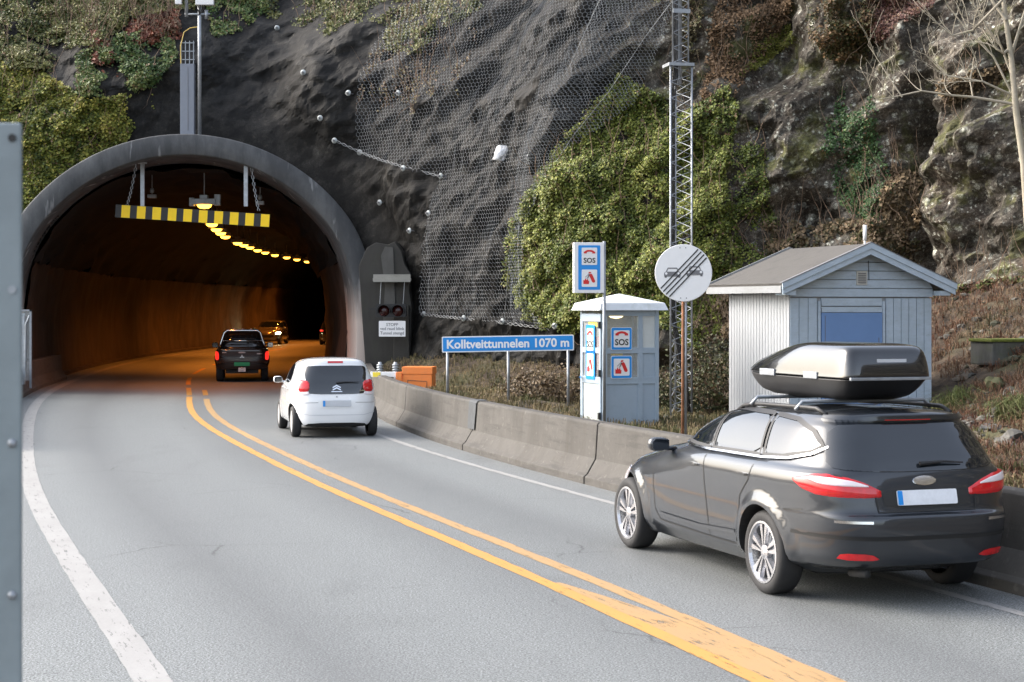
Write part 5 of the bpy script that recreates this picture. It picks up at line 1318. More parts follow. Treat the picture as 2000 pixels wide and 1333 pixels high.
C2.panel('tailgate_glass', 'rear', [(-.49, .80), (.49, .80), (.52, .86), (.56, 1.1), (.57, 1.28), (.48, 1.315), (-.48, 1.315), (-.57, 1.28), (-.56, 1.1), (-.52, .86)], M['glass_dark'], .008, sm=1)
wrap_lamp('tail_lamp', [([(-.1, 1.0), (-.07, 1.055), (0, 1.07), (.12, 1.07), (.24, 1.05), (.27, 1.0)], [(-.1, .95), (-.07, .87), (.0, .84), (.1, .835), (.24, .845), (.27, .9)])], M['tail'], .028, C2, .76, -.39, .6, .1)
wrap_lamp('reversing_lamp', [([(-.05, .835), (.0, .838), (.1, .83), (.25, .835)], [(-.05, .82), (0, .79), (.1, .78), (.25, .79)])], M['tail_w'], .02, C2, .76, -.39, .6, .1)
C2.panel('number_plate', 'rear', rrect(-.26, .26, .575, .685, .008, 2), M['plate'], .016, sm=0)
C2.panel('plate_band', 'rear', rrect(.215, .257, .578, .682, .006, 2), M['bright_blue'], .019, sm=0, depth=.004)
C2.strip('plate_surround', 'rear', [(-.3, .7), (-.33, .56), (.33, .56), (.3, .7)], .012, M['pw'], .012)
C2.strip('bumper_seam', 'rear', [(-.72, .64), (-.34, .65)], .008, M['grey'], .003, True)
C2.strip('bumper_crease', 'rear', [(-.72, .47), (-.5, .42), (.5, .42), (.72, .47)], .01, M['plate'], .004)
C2.panel('lower_valance', 'rear', [(-.6, .2), (.6, .2), (.5, .275), (-.5, .275)], M['dark'], .006, sm=1)
C2.panel('brake_lamp', 'rear', [(-.14, 1.365), (.14, 1.365), (.14, 1.395), (-.14, 1.395)], M['tail'], .012, sm=0)
C2.panel('key_lock', 'rear', [(-.02, .745), (.02, .745), (.0, .765)], M['black'], .006, sm=0)
for dz in (.0, .042):
    C2.panel('badge', 'rear', [(-.075, .865 + dz), (0, .90 + dz), (.075, .865 + dz), (.075, .885 + dz), (0, .925 + dz), (-.075, .885 + dz)], M['chrome'], .018, sm=0, res=.03, depth=.006)
C2.strip('badge_bar', 'rear', [(-.1, .845), (.1, .845)], .012, M['chrome'], .014)
C2.strip('model_mark', 'rear', [(-.42, .86), (-.53, .86)], .022, M['chrome'], .014)
p_, n_ = C2.hit('rear', 0, 1.0, 1)
MB().tube([p_ + n_ * .03 + Vector((0, .0, 0)), p_ + n_ * .035 + Vector((.0, -.15, .012)), p_ + n_ * .03 + Vector((0, -.42, 0.01))], [.018, .012, .006], 6).build('wiper', M['blackpl'], C2.root)
for g in ([(1.92, 1.0), (1.5, 1.27), (1.18, 1.34), (1.13, 1.345), (1.13, .97)], [(1.09, .965), (1.09, 1.345), (.6, 1.33), (.35, 1.22), (.33, 1.0)], ): C2.panel('side_window', 'side', g, M['glass_dark'], .005, mirror=True, sm=1)
C2.panel('windscreen', 'front', [(-.62, 1.04), (.62, 1.04), (.52, 1.34), (-.52, 1.34)], M['glass_dark'], .005, sm=1)
for pts in ([(1.11, 1.35), (1.11, .9), (1.1, .3)], [(.3, 1.25), (.28, .95), (.42, .65), (.42, .3), (1.9, .3)], [(1.97, .95), (2.0, .5), (1.9, .3)]): C2.strip('shut_line', 'side', pts, .01, M['grey'], .003, True)
for x_ in (1.25, .48): C2.panel('door_handle', 'side', [(x_ - .08, .86), (x_ + .08, .865), (x_ + .08, .89), (x_ - .08, .885)], M['pw'], .025, mirror=True, sm=1, depth=.025, res=.04)
C2.mirrors(1.62, .78, 1.0, M['pw'], .18, .13)
MB().b2(-.32, -.25, -.5, .5, .2, .25).tube([(-.1, -.3, .24), (-.38, -.3, .24)], .025, 8).build('exhaust', M['rust'], C2.root)

# ---- black pickup ------------------------------------------------------------------------------
rows = [(.42, 3.6, -1.0, .78, 4, 6), (.5, 3.85, -1.1, .84, 3.4, 6), (.6, 3.92, -1.14, .885, 3, 6), (.72, 3.92, -1.16, .9, 3, 7), (.85, 3.88, -1.16, .905, 3, 8), (.98, 3.75, -1.17, .9, 3, 8), (1.06, 3.4, -1.18, .885, 3, 8), (1.10, 3.1, -1.17, .87, 3, 8), (1.12, 2.75, -1.1, .85, 3, 7), (1.13, 2.6, .5, .83, 3, 7), (1.16, 2.4, .52, .81, 3, 6),
        (1.3, 2.2, .56, .77, 3.4, 6), (1.5, 1.95, .64, .7, 3.6, 5.5), (1.65, 1.7, .72, .64, 3.4, 5), (1.71, 1.5, .77, .58, 3, 4), (1.74, 1.3, .85, .45, 3, 4), (1.755, 1.1, .95, .2, 3, 3)]
C3 = Car('pickup_truck', 'black pickup truck with silver hoop, entering the tunnel mouth', (-8.75, 57.3), hd(8.2), rows, M['pb'], (0, 3.0), .38, .76, .04, cat='pickup')
C3.root.scale = (.94, .94, .94)
C3.wheels(M['rim'], 'double', .25, .24)
C3.panel('rear_window', 'rear', [(-.62, 1.22), (.62, 1.22), (.53, 1.58), (-.53, 1.58)], M['glass_dark'], .008, sm=1)
MB().tube([(.35, -.8, 1.12), (.35, -.74, 1.3), (.35, -.62, 1.66), (.35, -.52, 1.74), (.35, .52, 1.74), (.35, .62, 1.66), (.35, .74, 1.3), (.35, .8, 1.12)], .038, 10).tube([(.35, -.72, 1.38), (.35, .72, 1.38)], .02, 8).build('sport_bar', M['chrome'], C3.root, True)
C3.panel('tail_lamp', 'rear', [(.78, .76), (.885, .76), (.885, 1.04), (.81, 1.04), (.78, .96)], M['tail_on'], .02, mirror=True, sm=1, res=.05, depth=.03)
C3.strip('tailgate_seam', 'rear', [(-.72, 1.06), (-.72, .7), (.72, .7), (.72, 1.06)], .012, M['dark'], .004)
C3.panel('tailgate_handle', 'rear', [(-.12, .99), (.12, .99), (.12, 1.04), (-.12, 1.04)], M['chrome'], .02, sm=1, res=.05)
for a, b_ in ((0, .915), (-.035, .855), (.035, .855)):
    C3.panel('badge', 'rear', [(a, b_ - .034), (a + .03, b_), (a, b_ + .034), (a - .03, b_)] if a == 0 else [(a + (.03 if a < 0 else -.03), b_ + .03), (a + .035, b_ - .0 - .0), (a + (-.03 if a < 0 else .03), b_ - .03), (a - .035, b_)], M['chrome'], .02, sm=0, res=.03, depth=.01)
C3.panel('name_badge', 'rear', [(-.68, .95), (-.5, .95), (-.5, .99), (-.68, .99)], M['chrome'], .012, sm=0)
C3.panel('name_badge', 'rear', [(.52, 1.0), (.66, 1.0), (.66, 1.015), (.52, 1.015)], M['plate'], .012, sm=0)
C3.panel('bumper', 'rear', [(-.82, .48), (.82, .48), (.84, .64), (-.84, .64)], M['blackpl'], .06, sm=1, depth=.08)
C3.panel('number_plate', 'rear', rrect(-.26, .26, .58, .69, .008, 2), M['plate_g'], .085, sm=0)
MB().tube([(-1.2, 0, .45), (-1.38, 0, .45)], .03, 8).lathe([(0, 0), (.03, .01), (.035, .04), (0, .07)], (-1.36, 0, .46), 'z', 12).b2(-1.2, -1.1, -.12, .12, .36, .5).build('tow_hitch', M['galv_matt'], C3.root)
C3.mirrors(2.05, .86, 1.2, M['pb'], .22, .2)
for g in ([(2.2, 1.15), (1.7, 1.6), (1.45, 1.62), (1.42, 1.15)], [(1.37, 1.15), (1.4, 1.62), (.95, 1.6), (.75, 1.15)]): C3.panel('side_window', 'side', g, M['glass_dark'], .005, mirror=True, sm=1)
MB().b2(-1.0, 3.3, -.55, .55, .3, .43).build('chassis', M['dark'], C3.root)
for x_ in (-.3, 0, .3): MB().lathe([(0, .05), (.04, .035), (.05, 0)], (1.0, x_, 1.75), 'z', 10).build('roof_marker_lamp', M['sodium'] if False else M['tail_w'], C3.root)

# ---- two cars deep in the tunnel ---------------------------------------------------------------
rows = [(.22, 3.3, -.8, .78, 3.2, 4), (.32, 3.5, -.88, .86, 2.8, 4), (.5, 3.58, -.92, .9, 2.7, 4), (.7, 3.55, -.92, .91, 2.7, 4.4), (.85, 3.4, -.9, .91, 2.6, 4.4), (.96, 3.0, -.88, .9, 2.6, 4.4), (1.02, 2.5, -.86, .87, 2.8, 4.4), (1.1, 2.3, -.84, .84, 3, 4.4),
        (1.25, 2.0, -.76, .78, 3.4, 4.2), (1.4, 1.6, -.68, .72, 3.2, 4), (1.47, 1.3, -.64, .66, 3, 4), (1.52, 1.0, -.55, .5, 2.8, 3.4), (1.55, .6, -.3, .2, 2.4, 2.6), (1.555, .3, 0, .05, 2, 2)]
C4 = Car('oncoming_car', 'pale beige car with lit headlights coming towards us inside the tunnel', (-15.6, 116), radians(180 + 2), rows, M['ps'], (0, 2.65), .33, .78, .02, NZ=40)
C4.wheels(M['rim'], 'five', .2, .22)
C4.panel('windscreen', 'front', [(-.7, 1.1), (.7, 1.1), (.58, 1.44), (-.58, 1.44)], M['glass_dark'], .008, sm=1)
C4.panel('headlight', 'front', [(.6, .66), (.82, .66), (.84, .8), (.64, .78)], M['head_on'], .02, mirror=True, sm=1, res=.05)
C4.panel('grille', 'front', [(-.5, .45), (.5, .45), (.52, .62), (-.52, .62)], M['blackpl'], .01, sm=1)
for g in ([(2.05, 1.08), (1.5, 1.42), (1.1, 1.45), (1.05, 1.05)], [(1.0, 1.05), (1.05, 1.45), (.2, 1.44), (.1, 1.06)]): C4.panel('side_window', 'side', g, M['glass_dark'], .006, mirror=True, sm=1)
C4.mirrors(1.9, .88, 1.05, M['ps'])
C5 = Car('dark_car', 'dark car with one red tail lamp half hidden by the right tunnel wall', (-11.35, 112.5), hd(3), rows, M['pb'], (0, 2.65), .33, .78, .02, NZ=40)
C5.wheels(M['rim'], 'five', .2, .22)
C5.panel('rear_window', 'rear', [(-.68, 1.08), (.68, 1.08), (.58, 1.42), (-.58, 1.42)], M['glass_dark'], .008, sm=1)
C5.panel('tail_lamp', 'rear', [(.6, .86), (.84, .84), (.84, .96), (.64, .95)], M['tail_on'], .02, mirror=True, sm=1, res=.05)
C5.panel('number_plate', 'rear', rrect(-.26, .26, .6, .7, .008, 2), M['plate'], .012, sm=0)
# ------------------------------------------------------------------ things growing and lying on the rock
HT = HG
def cliff_samples(poly, n, thr=None, nscale=.9, seed=0, edge=0):
    """random points on the rock inside a patch; returns position, outward normal"""
    g = np.random.default_rng(seed)
    px0, px1 = min(p[0] for p in poly), max(p[0] for p in poly); py0, py1 = min(p[1] for p in poly), max(p[1] for p in poly)
    m = (Pxs > px0) & (Pxs < px1) & (Pys > py0) & (Pys < py1) & inpoly(Pxs, Pys, poly)
    ii = np.argwhere(m[:-1, :-1]); 
    if len(ii) == 0: return np.zeros((0, 3)), np.zeros((0, 3))
    k = ii[g.integers(0, len(ii), n)]; u, v = g.random(n)[:, None], g.random(n)[:, None]
    P3 = np.stack([X, Y, Zz], -1)
    a, b, c, d = P3[k[:, 0], k[:, 1]], P3[k[:, 0], k[:, 1] + 1], P3[k[:, 0] + 1, k[:, 1]], P3[k[:, 0] + 1, k[:, 1] + 1]
    P = a * (1 - u) * (1 - v) + b * u * (1 - v) + c * (1 - u) * v + d * u * v
    N = np.stack([NX[k[:, 0], k[:, 1]], NY[k[:, 0], k[:, 1]], np.zeros(n)], -1)
    if thr is not None:
        w = fbm(P[:, 0] * nscale, P[:, 1] * nscale, P[:, 2] * nscale, 4)
        s = w > thr + g.normal(0, .12, n); P, N = P[s], N[s]
    return P, N
def leafy(name, P, N, size, cols, lift, m, seed=1, clump=1.6, droop=.2, parent=None, spread=.5):
    g = np.random.default_rng(seed); n = len(P)
    cl_ = fbm(P[:, 0] * clump, P[:, 1] * clump, P[:, 2] * clump, 3); big_ = fbm(P[:, 0] * .45 + 7, P[:, 1] * .45, P[:, 2] * .45, 2)
    lf_ = lift * (np.clip(.55 + .8 * cl_, 0, 2)) * (.35 + .65 * g.random(n))
    C = P + N * lf_[:, None] + g.normal(0, .03, (n, 3)); C[:, 2] -= droop * lf_ * .3
    # leaf axes: lie roughly facing out and up
    nr = N * (.7 + .3 * g.random((n, 1))) + np.array([0, 0, .55]) + g.normal(0, spread, (n, 3)); nr /= np.linalg.norm(nr, axis=1)[:, None]
    t = np.cross(nr, g.normal(0, 1, (n, 3))); t /= np.linalg.norm(t, axis=1)[:, None]; t[:, 2] -= .4; t -= nr * (t * nr).sum(1)[:, None]; t /= np.linalg.norm(t, axis=1)[:, None]
    b = np.cross(nr, t); s = size * (.6 + .7 * g.random((n, 1)))
    V = np.stack([C - t * s * .5, C + b * s * .42 + nr * s * .12, C + t * s * .6, C - b * s * .42 + nr * s * .12], 1).reshape(-1, 3)
    i = np.arange(n)[:, None] * 4; F = np.concatenate([i + [0, 1, 2], i + [0, 2, 3]], 0) if False else (i + np.arange(4)[None])
    cols = np.array(cols, float); w = np.clip((.47 + .4 * cl_ + .25 * big_ + g.normal(0, .24, n)) * (len(cols) - 1), 0, len(cols) - 1.001)
    j = w.astype(int); f = (w - j)[:, None]; c = cols[j] * (1 - f) + cols[j + 1] * f; c *= (.65 + .7 * g.random((n, 1))); br_ = g.random(n) < .05; c[br_] = np.array([.13, .08, .035]) * (.6 + .8 * g.random((int(br_.sum()), 1)))
    return np_mesh(name, V, F, m, parent, False, col=np.repeat(c, 4, 0))
IVY = [(.045, .066, .013), (.088, .115, .02), (.135, .16, .028), (.185, .205, .038), (.27, .27, .06)]
IVYL = [(.035, .055, .01), (.08, .1, .014), (.14, .155, .024), (.21, .21, .034), (.32, .27, .055)]
def plant(name, poly, n, size, cols, lift, label, cat, seed, thr=None, nscale=.9, group=None, clump=1.6, mm='leaf', stems=0, under=None, spread=.5):
    P, N = cliff_samples(poly, n, thr, nscale, seed)
    if len(P) == 0: return
    c = P.mean(0); root = empty(name, tuple(c), 0, label, cat, group)
    leafy('foliage', P - c + 0, N, size, cols, lift, M[mm], seed, clump, parent=root, spread=spread) if False else None
    o = leafy('foliage', P, N, size, cols, lift, M[mm], seed, clump, parent=root, spread=spread)
    o.location = -Vector(c)
    if stems:
        g = np.random.default_rng(seed + 5); mb_ = MB()
        for k in g.integers(0, len(P), stems):
            p = Vector(P[k]); nn = Vector(N[k]); pts = [p + nn * .05]
            d = Vector((g.normal(0, .3), g.normal(0, .15), 1 if g.random() < .75 else -.6))
            for q in range(5): pts.append(pts[-1] + d * .22 + Vector(g.normal(0, .06, 3)) + nn * .02); 
            mb_.tube([tuple(q - Vector(c)) for q in pts], [.012, .01, .008, .006, .004, .002], 4, False)
        mb_.build('stems', M['twig'], root)
    return root
# right ivy mound
ivR = [(1130, 250), (1215, 150), (1290, 190), (1330, 230), (1420, 170), (1445, 215), (1430, 290), (1415, 340), (1435, 420), (1450, 520), (1430, 570), (1400, 560), (1410, 640), (1360, 690), (1290, 640), (1200, 640), (1110, 655), (1035, 625), (1000, 560), (990, 500), (1010, 430), (1055, 340)]
plant('ivy', ivR, 95000, .065, IVY, .36, 'huge yellow green ivy mound bulging from the rock behind the lattice mast', 'ivy', 11, thr=-.62, nscale=1.6, stems=110, clump=2.2)
plant('ivy', [(1400, 200), (1470, 210), (1490, 300), (1500, 400), (1540, 480), (1590, 540), (1580, 640), (1400, 680), (1380, 560), (1410, 400)], 20000, .058, IVY, .13, 'thin straggling ivy between the big ivy mound and the lichened rock', 'ivy', 12, thr=.05, stems=20)
plant('ivy', [(1640, 170), (1700, 180), (1720, 300), (1750, 380), (1700, 450), (1640, 400), (1600, 300)], 6500, .06, [(.015, .04, .012), (.03, .075, .02), (.05, .1, .03), (.09, .13, .04)], .16, 'dark green ivy streak hanging in the cleft above the shed', 'ivy', 13, thr=-.1, stems=12)
# left ivy curtain
ivL = [(-60, 120), (60, 130), (170, 200), (290, 180), (300, 215), (250, 270), (240, 300), (200, 320), (130, 370), (60, 420), (40, 470), (-60, 560)]
plant('ivy', ivL, 60000, .08, IVYL, .25, 'yellow green ivy curtain hanging left of the tunnel mouth', 'ivy', 14, thr=-.35, nscale=.6, stems=50, clump=2.4)
plant('ivy', [(150, 110), (240, 70), (330, 60), (345, 110), (300, 170), (230, 190), (150, 190)], 14000, .085, [(.025, .05, .015), (.05, .09, .025), (.1, .14, .035), (.17, .17, .05)], .4, 'darker green ivy tongue hanging beside the cable casing', 'ivy', 15, thr=-.1, stems=12)
# slope vegetation above the portal
GR = [(.035, .05, .012), (.08, .09, .022), (.13, .13, .035), (.2, .18, .06)]
RD = [(.05, .016, .01), (.12, .035, .018), (.2, .06, .03), (.16, .1, .06)]
BR = [(.05, .035, .02), (.11, .075, .04), (.19, .135, .075), (.27, .2, .12)]
plant('shrub', [(-60, -120), (120, -120), (130, 60), (100, 140), (-60, 130)], 24000, .09, GR, .5, 'olive green shrubs in the top left corner above the ivy curtain', 'shrub', 16, thr=-.5, stems=90, group=None)
plant('shrub', [(110, -120), (260, -120), (250, 50), (180, 90), (110, 100)], 18000, .08, GR, .5, 'tangled brown stemmed bush on the slope left of the red bracken', 'shrub', 17, thr=-.4, stems=220)
plant('bracken', [(250, 40), (345, 20), (350, 80), (280, 90), (245, 75)], 5000, .11, RD, .35, 'rust red dead bracken patch left of the antenna pole', 'bracken', 18, thr=-.2, stems=60, clump=3)
plant('bracken', [(180, 60), (215, 90), (230, 150), (190, 140), (175, 100)], 1500, .1, RD, .4, 'small dark red bracken tuft in the ivy left of the cable casing', 'bracken', 28, thr=-.2, stems=20, clump=3)
plant('shrub', [(255, -120), (420, -120), (420, 10), (260, 35)], 14000, .08, GR, .4, 'low green bushes at the top behind the antenna boxes', 'shrub', 19, thr=-.45, stems=60)
plant('shrub', [(405, -100), (520, -100), (520, 25), (470, 60), (415, 75), (400, 30)], 7000, .085, [(.03, .06, .015), (.07, .12, .03), (.13, .16, .04), (.2, .18, .07)], .35, 'bright green bush overhanging the dark rock right of the antenna pole', 'shrub', 20, thr=-.15, stems=30)
plant('shrub', [(510, -100), (720, -100), (700, 30), (640, 70), (560, 50), (520, 35)], 9000, .085, GR, .35, 'mixed green and brown growth along the rock edge above the bolted rock', 'shrub', 21, thr=-.05, stems=70)
plant('shrub', [(700, -100), (950, -100), (940, 20), (860, 60), (820, 110), (760, 100), (690, 50)], 13000, .08, GR, .3, 'bushy growth creeping down under the top of the rockfall netting', 'shrub', 22, thr=.0, stems=80)
plant('bracken', [(720, 100), (930, 60), (900, 180), (780, 240), (700, 200)], 3500, .07, [(.09, .05, .03), (.14, .08, .04), (.12, .11, .04), (.2, .14, .07)], .12, 'thin red brown creeper caught behind the middle of the netting', 'creeper', 23, thr=.12, nscale=1.5, stems=40)
# right hand slope
plant('dry_grass', [(1400, -60), (1560, -60), (1540, 40), (1450, 150), (1420, 230), (1360, 250), (1380, 130)], 12000, .07, [(.07, .04, .02), (.14, .085, .045), (.22, .14, .08), (.3, .2, .12)], .12, 'straw brown grass gully running up right of the lattice mast', 'dry grass', 24, thr=-.12, mm='blade', stems=50, clump=2.5)
plant('heather', [(1290, -60), (1380, -60), (1370, 90), (1350, 190), (1300, 150), (1260, 160)], 8000, .06, [(.03, .03, .015), (.06, .05, .025), (.1, .08, .04), (.13, .13, .05)], .25, 'dark heather clump just behind the upper lattice mast', 'heather', 25, thr=-.05, stems=40)
plant('juniper', [(1560, -80), (1720, -80), (1710, 60), (1690, 120), (1620, 120), (1580, 60)], 15000, .07, [(.02, .025, .008), (.045, .05, .014), (.09, .06, .022), (.14, .075, .03)], .45, 'dark olive juniper bush hanging over the rock head at the top right', 'bush', 26, thr=-.3, stems=50)
plant('heather', [(1690, -60), (1830, -60), (1820, 20), (1760, 50), (1715, 90), (1690, 60)], 8000, .06, [(.05, .02, .015), (.09, .035, .028), (.13, .06, .04), (.15, .09, .05)], .35, 'dark purple red heather beside the juniper bush', 'heather', 27, thr=-.25, stems=50)
plant('dry_grass', [(1740, 330), (1790, 340), (1800, 440), (1740, 470), (1720, 400)], 2600, .09, BR, .25, 'orange brown grass tuft in the cleft between the two rock masses', 'dry grass', 29, thr=-.2, mm='blade', stems=30, clump=3)
plant('dry_grass', [(1840, 170), (1960, 130), (1960, 160), (1850, 210)], 1800, .09, BR, .2, 'pale brown grass tuft on the ledge behind the bare tree', 'dry grass', 30, thr=-.1, mm='blade', stems=20, clump=3)
plant('moss_patch', [(1480, 90), (1540, 50), (1550, 80), (1490, 130), (1440, 150)], 3500, .05, [(.06, .07, .01), (.12, .13, .02), (.17, .17, .03), (.2, .19, .05)], .06, 'bright yellow green moss stripe on the lichened rock edge', 'moss', 31, thr=-.2, clump=4)
plant('dry_grass', [(1490, 440), (1700, 430), (1790, 470), (1800, 560), (1500, 520)], 9000, .085, [(.04, .045, .015), (.08, .07, .03), (.13, .09, .05), (.2, .14, .08)], .3, 'brown and green undergrowth at the foot of the rock behind the shed roof', 'undergrowth', 32, thr=-.1, stems=70, clump=2)
plant('dry_grass', [(1350, 560), (1440, 560), (1440, 660), (1350, 680)], 3500, .08, BR, .25, 'brown matted grass between the lattice mast and the shed', 'dry grass', 33, thr=-.2, stems=30, clump=2.5)
plant('fern', [(1880, 560), (2010, 540), (2010, 620), (1890, 640)], 3500, .1, [(.05, .02, .012), (.12, .05, .025), (.06, .08, .02), (.1, .12, .03)], .35, 'rusty fern clump under the rock at the far right', 'fern', 34, thr=-.1, stems=40, clump=3)

# ------------------------------------------------------------------ ground cover
def scatter_ground(n, xr_, yr_, f, seed):
    g = np.random.default_rng(seed); x = g.uniform(*xr_, n); y = g.uniform(*yr_, n); k = f(x, y, g); x, y = x[k], y[k]
    return x, y, ground_z(x, y)
def right_of_barrier(x, y, a=.15): 
    bx, by = off(rl, y, bar_off(y) + .45); return x > bx + a
def tufts(name, x, y, z, hgt, cols, seed, lean=.6, wid=.012, blades=1, m='blade'):
    g = np.random.default_rng(seed); n = len(x) * blades; x = np.repeat(x, blades) + g.normal(0, .03, n); y = np.repeat(y, blades) + g.normal(0, .03, n); z = np.repeat(z, blades)
    a = g.uniform(0, 2 * pi, n); h = hgt * (.4 + .9 * g.random(n)); ln = lean * g.random(n) * h
    dx, dy = np.cos(a), np.sin(a); w = wid * (.6 + .8 * g.random(n))
    P0 = np.stack([x - dy * w, y + dx * w, z - .02], -1); P1 = np.stack([x + dy * w, y - dx * w, z - .02], -1)
    P2 = np.stack([x + dx * ln * .4 + dy * w * .7, y + dy * ln * .4 - dx * w * .7, z + h * .6], -1); P3 = np.stack([x + dx * ln * .4 - dy * w * .7, y + dy * ln * .4 + dx * w * .7, z + h * .6], -1)
    P4 = np.stack([x + dx * ln, y + dy * ln, z + h * (1 - .35 * lean)], -1); P5 = P4 + .002
    V = np.stack([P0, P1, P2, P3, P4, P5], 1).reshape(-1, 3); i = np.arange(n)[:, None] * 6
    F = np.concatenate([i + [0, 1, 2, 3], i + [3, 2, 4, 5]], 0)
    cols = np.array(cols, float); pn = .5 + .6 * fbm(x * .8, y * .8, x * 0 + seed, 3); q = np.clip((pn + g.normal(0, .22, n)) * (len(cols) - 1), 0, len(cols) - 1.001); j = q.astype(int); f = (q - j)[:, None]
    c = (cols[j] * (1 - f) + cols[j + 1] * f) * (.7 + .6 * g.random((n, 1)))
    return np_mesh(name, V, F, M[m], None, False, col=np.repeat(c, 6, 0))
STR = [(.05, .065, .018), (.1, .09, .035), (.17, .13, .065), (.24, .18, .1)]
x, y, z = scatter_ground(26000, (-6, 7), (19, 50), lambda x, y, g: right_of_barrier(x, y) & ~((x > 4.6) & (x < 8.2) & (y > 29.5) & (y < 34)) & (fbm(x * .7, y * .7, x * 0, 3) > -.35), 41)
tag(tufts('grass', x, y, z, .15, STR, 41, .9, .007, 4), 'matted straw and green grass behind the concrete barrier', 'grass', kind='stuff')
x, y, z = scatter_ground(20000, (5, 13), (14, 40), lambda x, y, g: right_of_barrier(x, y) & ~((x > 4.3) & (x < 7.9) & (y > 29.5) & (y < 34)) & (fbm(x * .8, y * .8, x * 0 + 9, 3) > -.3), 42)
tag(tufts('dead_stalks', x, y, z, .2, [(.07, .025, .014), (.12, .055, .03), (.17, .11, .065), (.06, .06, .025)], 42, 1.7, .006, 4), 'dead brown bracken stalks lying over the scree at the right', 'bracken litter', kind='stuff')
for k, (px_, py_, Z_) in enumerate(((1850, 770, 29.5), (1985, 690, 27))):
    p = PX(px_, py_, Z_); g = np.random.default_rng(60 + k); x = g.normal(p.x, .16, 160); y = g.normal(Z_, .16, 160); o = tufts('grass_tuft', x, y, ground_z(x, y), .36, [(.035, .05, .014), (.06, .08, .02), (.1, .11, .035), (.16, .14, .07)], 60 + k, 2.0, .006, 5)
    tag(o, ('green grass tuft by the right wall of the shed', 'green grass tuft beside the mossy concrete block', 'green grass tuft high on the scree below the rock')[k], 'grass tuft')
# loose stones
def stone_verts(r, g, sub=1):
    bm = bmesh.new(); bmesh.ops.create_icosphere(bm, subdivisions=sub + 1, radius=1)
    sc = np.array([1, .8 + .3 * g.random(), .45 + .35 * g.random()]) * r; ph = g.random(3) * 20
    v = np.array([q.co[:] for q in bm.verts]); f = np.array([[q.index for q in p.verts] for p in bm.faces]); bm.free()
    n_ = facets(v[:, 0] * .9 + ph[0], v[:, 1] * .9 + ph[1], v[:, 2] * .9 + ph[2]); v = v * (1 + .5 * n_[:, None]) * sc
    a = g.uniform(0, 2 * pi); R_ = np.array([[cos(a), -sin(a), 0], [sin(a), cos(a), 0], [0, 0, 1]]); return v @ R_.T, f
g = np.random.default_rng(71)
x, y, z = scatter_ground(4200, (4.5, 13), (13, 40), lambda x, y, g: right_of_barrier(x, y, .3) & ~((x > 4.3) & (x < 7.9) & (y > 29.5) & (y < 34)) & (fbm(x * .45, y * .45, x * 0 + 2, 3) + .3 * np.clip((x - 6.5) / 3, -1, 1) > .05), 71)
VV, FF, CC, b0 = [], [], [], 0
for i in range(len(x)):
    v, f = stone_verts(.025 + .1 * g.random() ** 4, g, 0); VV.append(v + [x[i], y[i], z[i] + .01]); FF.append(f + b0); b0 += len(v)
    c = np.array([(.08, .078, .07), (.12, .115, .1), (.06, .062, .04), (.16, .13, .1)][g.integers(4)]) * (.7 + .5 * g.random()); CC.append(np.tile(c, (len(v), 1)))
tag(np_mesh('rubble', np.concatenate(VV), np.concatenate(FF), M['stone'], None, False, col=np.concatenate(CC)), 'scree of small grey stones on the slope right of the shed', 'rubble', kind='stuff')
BO = [(1955, 470, 0, 0)]
for k, (px_, Z_, r_, lab) in enumerate(((1880, 27.5, .22, 'pale grey stone in the grass right of the shed, largest by its corner'), (1935, 26.5, .2, 'flat grey stone on the scree below the mossy concrete block'), (1975, 25, .24, 'rounded grey stone low on the scree at the right edge'),
        (1900, 24.5, .17, 'small pale stone low on the scree above the estate car'), (1945, 29.5, .15, 'moss topped stone just below the mossy concrete block'), (1120, 31.0, .16, 'dark flat stone in the grass just left of the phone booth'))):
    g = np.random.default_rng(80 + k); p = PX(px_, 700, Z_); v, f = stone_verts(r_, g, 2); c = np.tile(np.array([(.13, .125, .11), (.09, .09, .085), (.11, .105, .095), (.16, .145, .12), (.09, .09, .045), (.05, .05, .05)][k]), (len(v), 1))
    o = np_mesh('boulder', v, f, M['stone'], None, False, col=c); o.location = (p.x, Z_, float(ground_z(p.x, Z_)) + r_ * .25); tag(o, lab, 'boulder', 'larger stones lying on the slope')
# mossy concrete block on the slope
Zc = 31.5; p = PX(1962, 668, Zc)
p.x += .2
blk = empty('concrete_block', p, radians(14), 'mossy old concrete block on the slope at the right edge of the picture', 'concrete block')
MB().b2(-.46, 1.2, 0, .8, -.42, 0).build('block_body', M['mossy'], blk, bevel=.03)
MB().b2(-.5, 1.22, -.03, .8, -.005, .05).build('moss_cap', M['moss'], blk, bevel=.02)
# hedge behind the round sign
g = np.random.default_rng(90)
def bush(name, c, rad, n, cols, label, cat, seed, size=.06):
    g = np.random.default_rng(seed); d = g.normal(0, 1, (n, 3)); d /= np.linalg.norm(d, axis=1)[:, None]; r = (.55 + .45 * g.random((n, 1)) ** .5)
    nz = 1 + .8 * fbm(d[:, 0] * 2 + seed, d[:, 1] * 2, d[:, 2] * 2, 3)[:, None]; P = d * r * nz * np.array(rad); P[:, 2] = np.maximum(P[:, 2], -rad[2] * .6)
    root = empty(name, c, 0, label, cat); leafy('foliage', P, d, size, cols, .03, M['leaf'], seed, 2.2, parent=root, spread=.8)
    mb_ = MB()
    for k in range(26):
        a = g.uniform(0, 2 * pi); e = Vector((cos(a) * rad[0] * g.uniform(.3, 1.05), sin(a) * rad[1] * .9, rad[2] * g.uniform(.3, 1.1))); st = Vector((g.normal(0, .1), 0, -rad[2] * .8)); mid = st.lerp(e, .5) + Vector(g.normal(0, .12, 3))
        mb_.tube([st, mid, e], [.014, .01, .004], 4, False)
    mb_.build('stems', M['twig'], root)
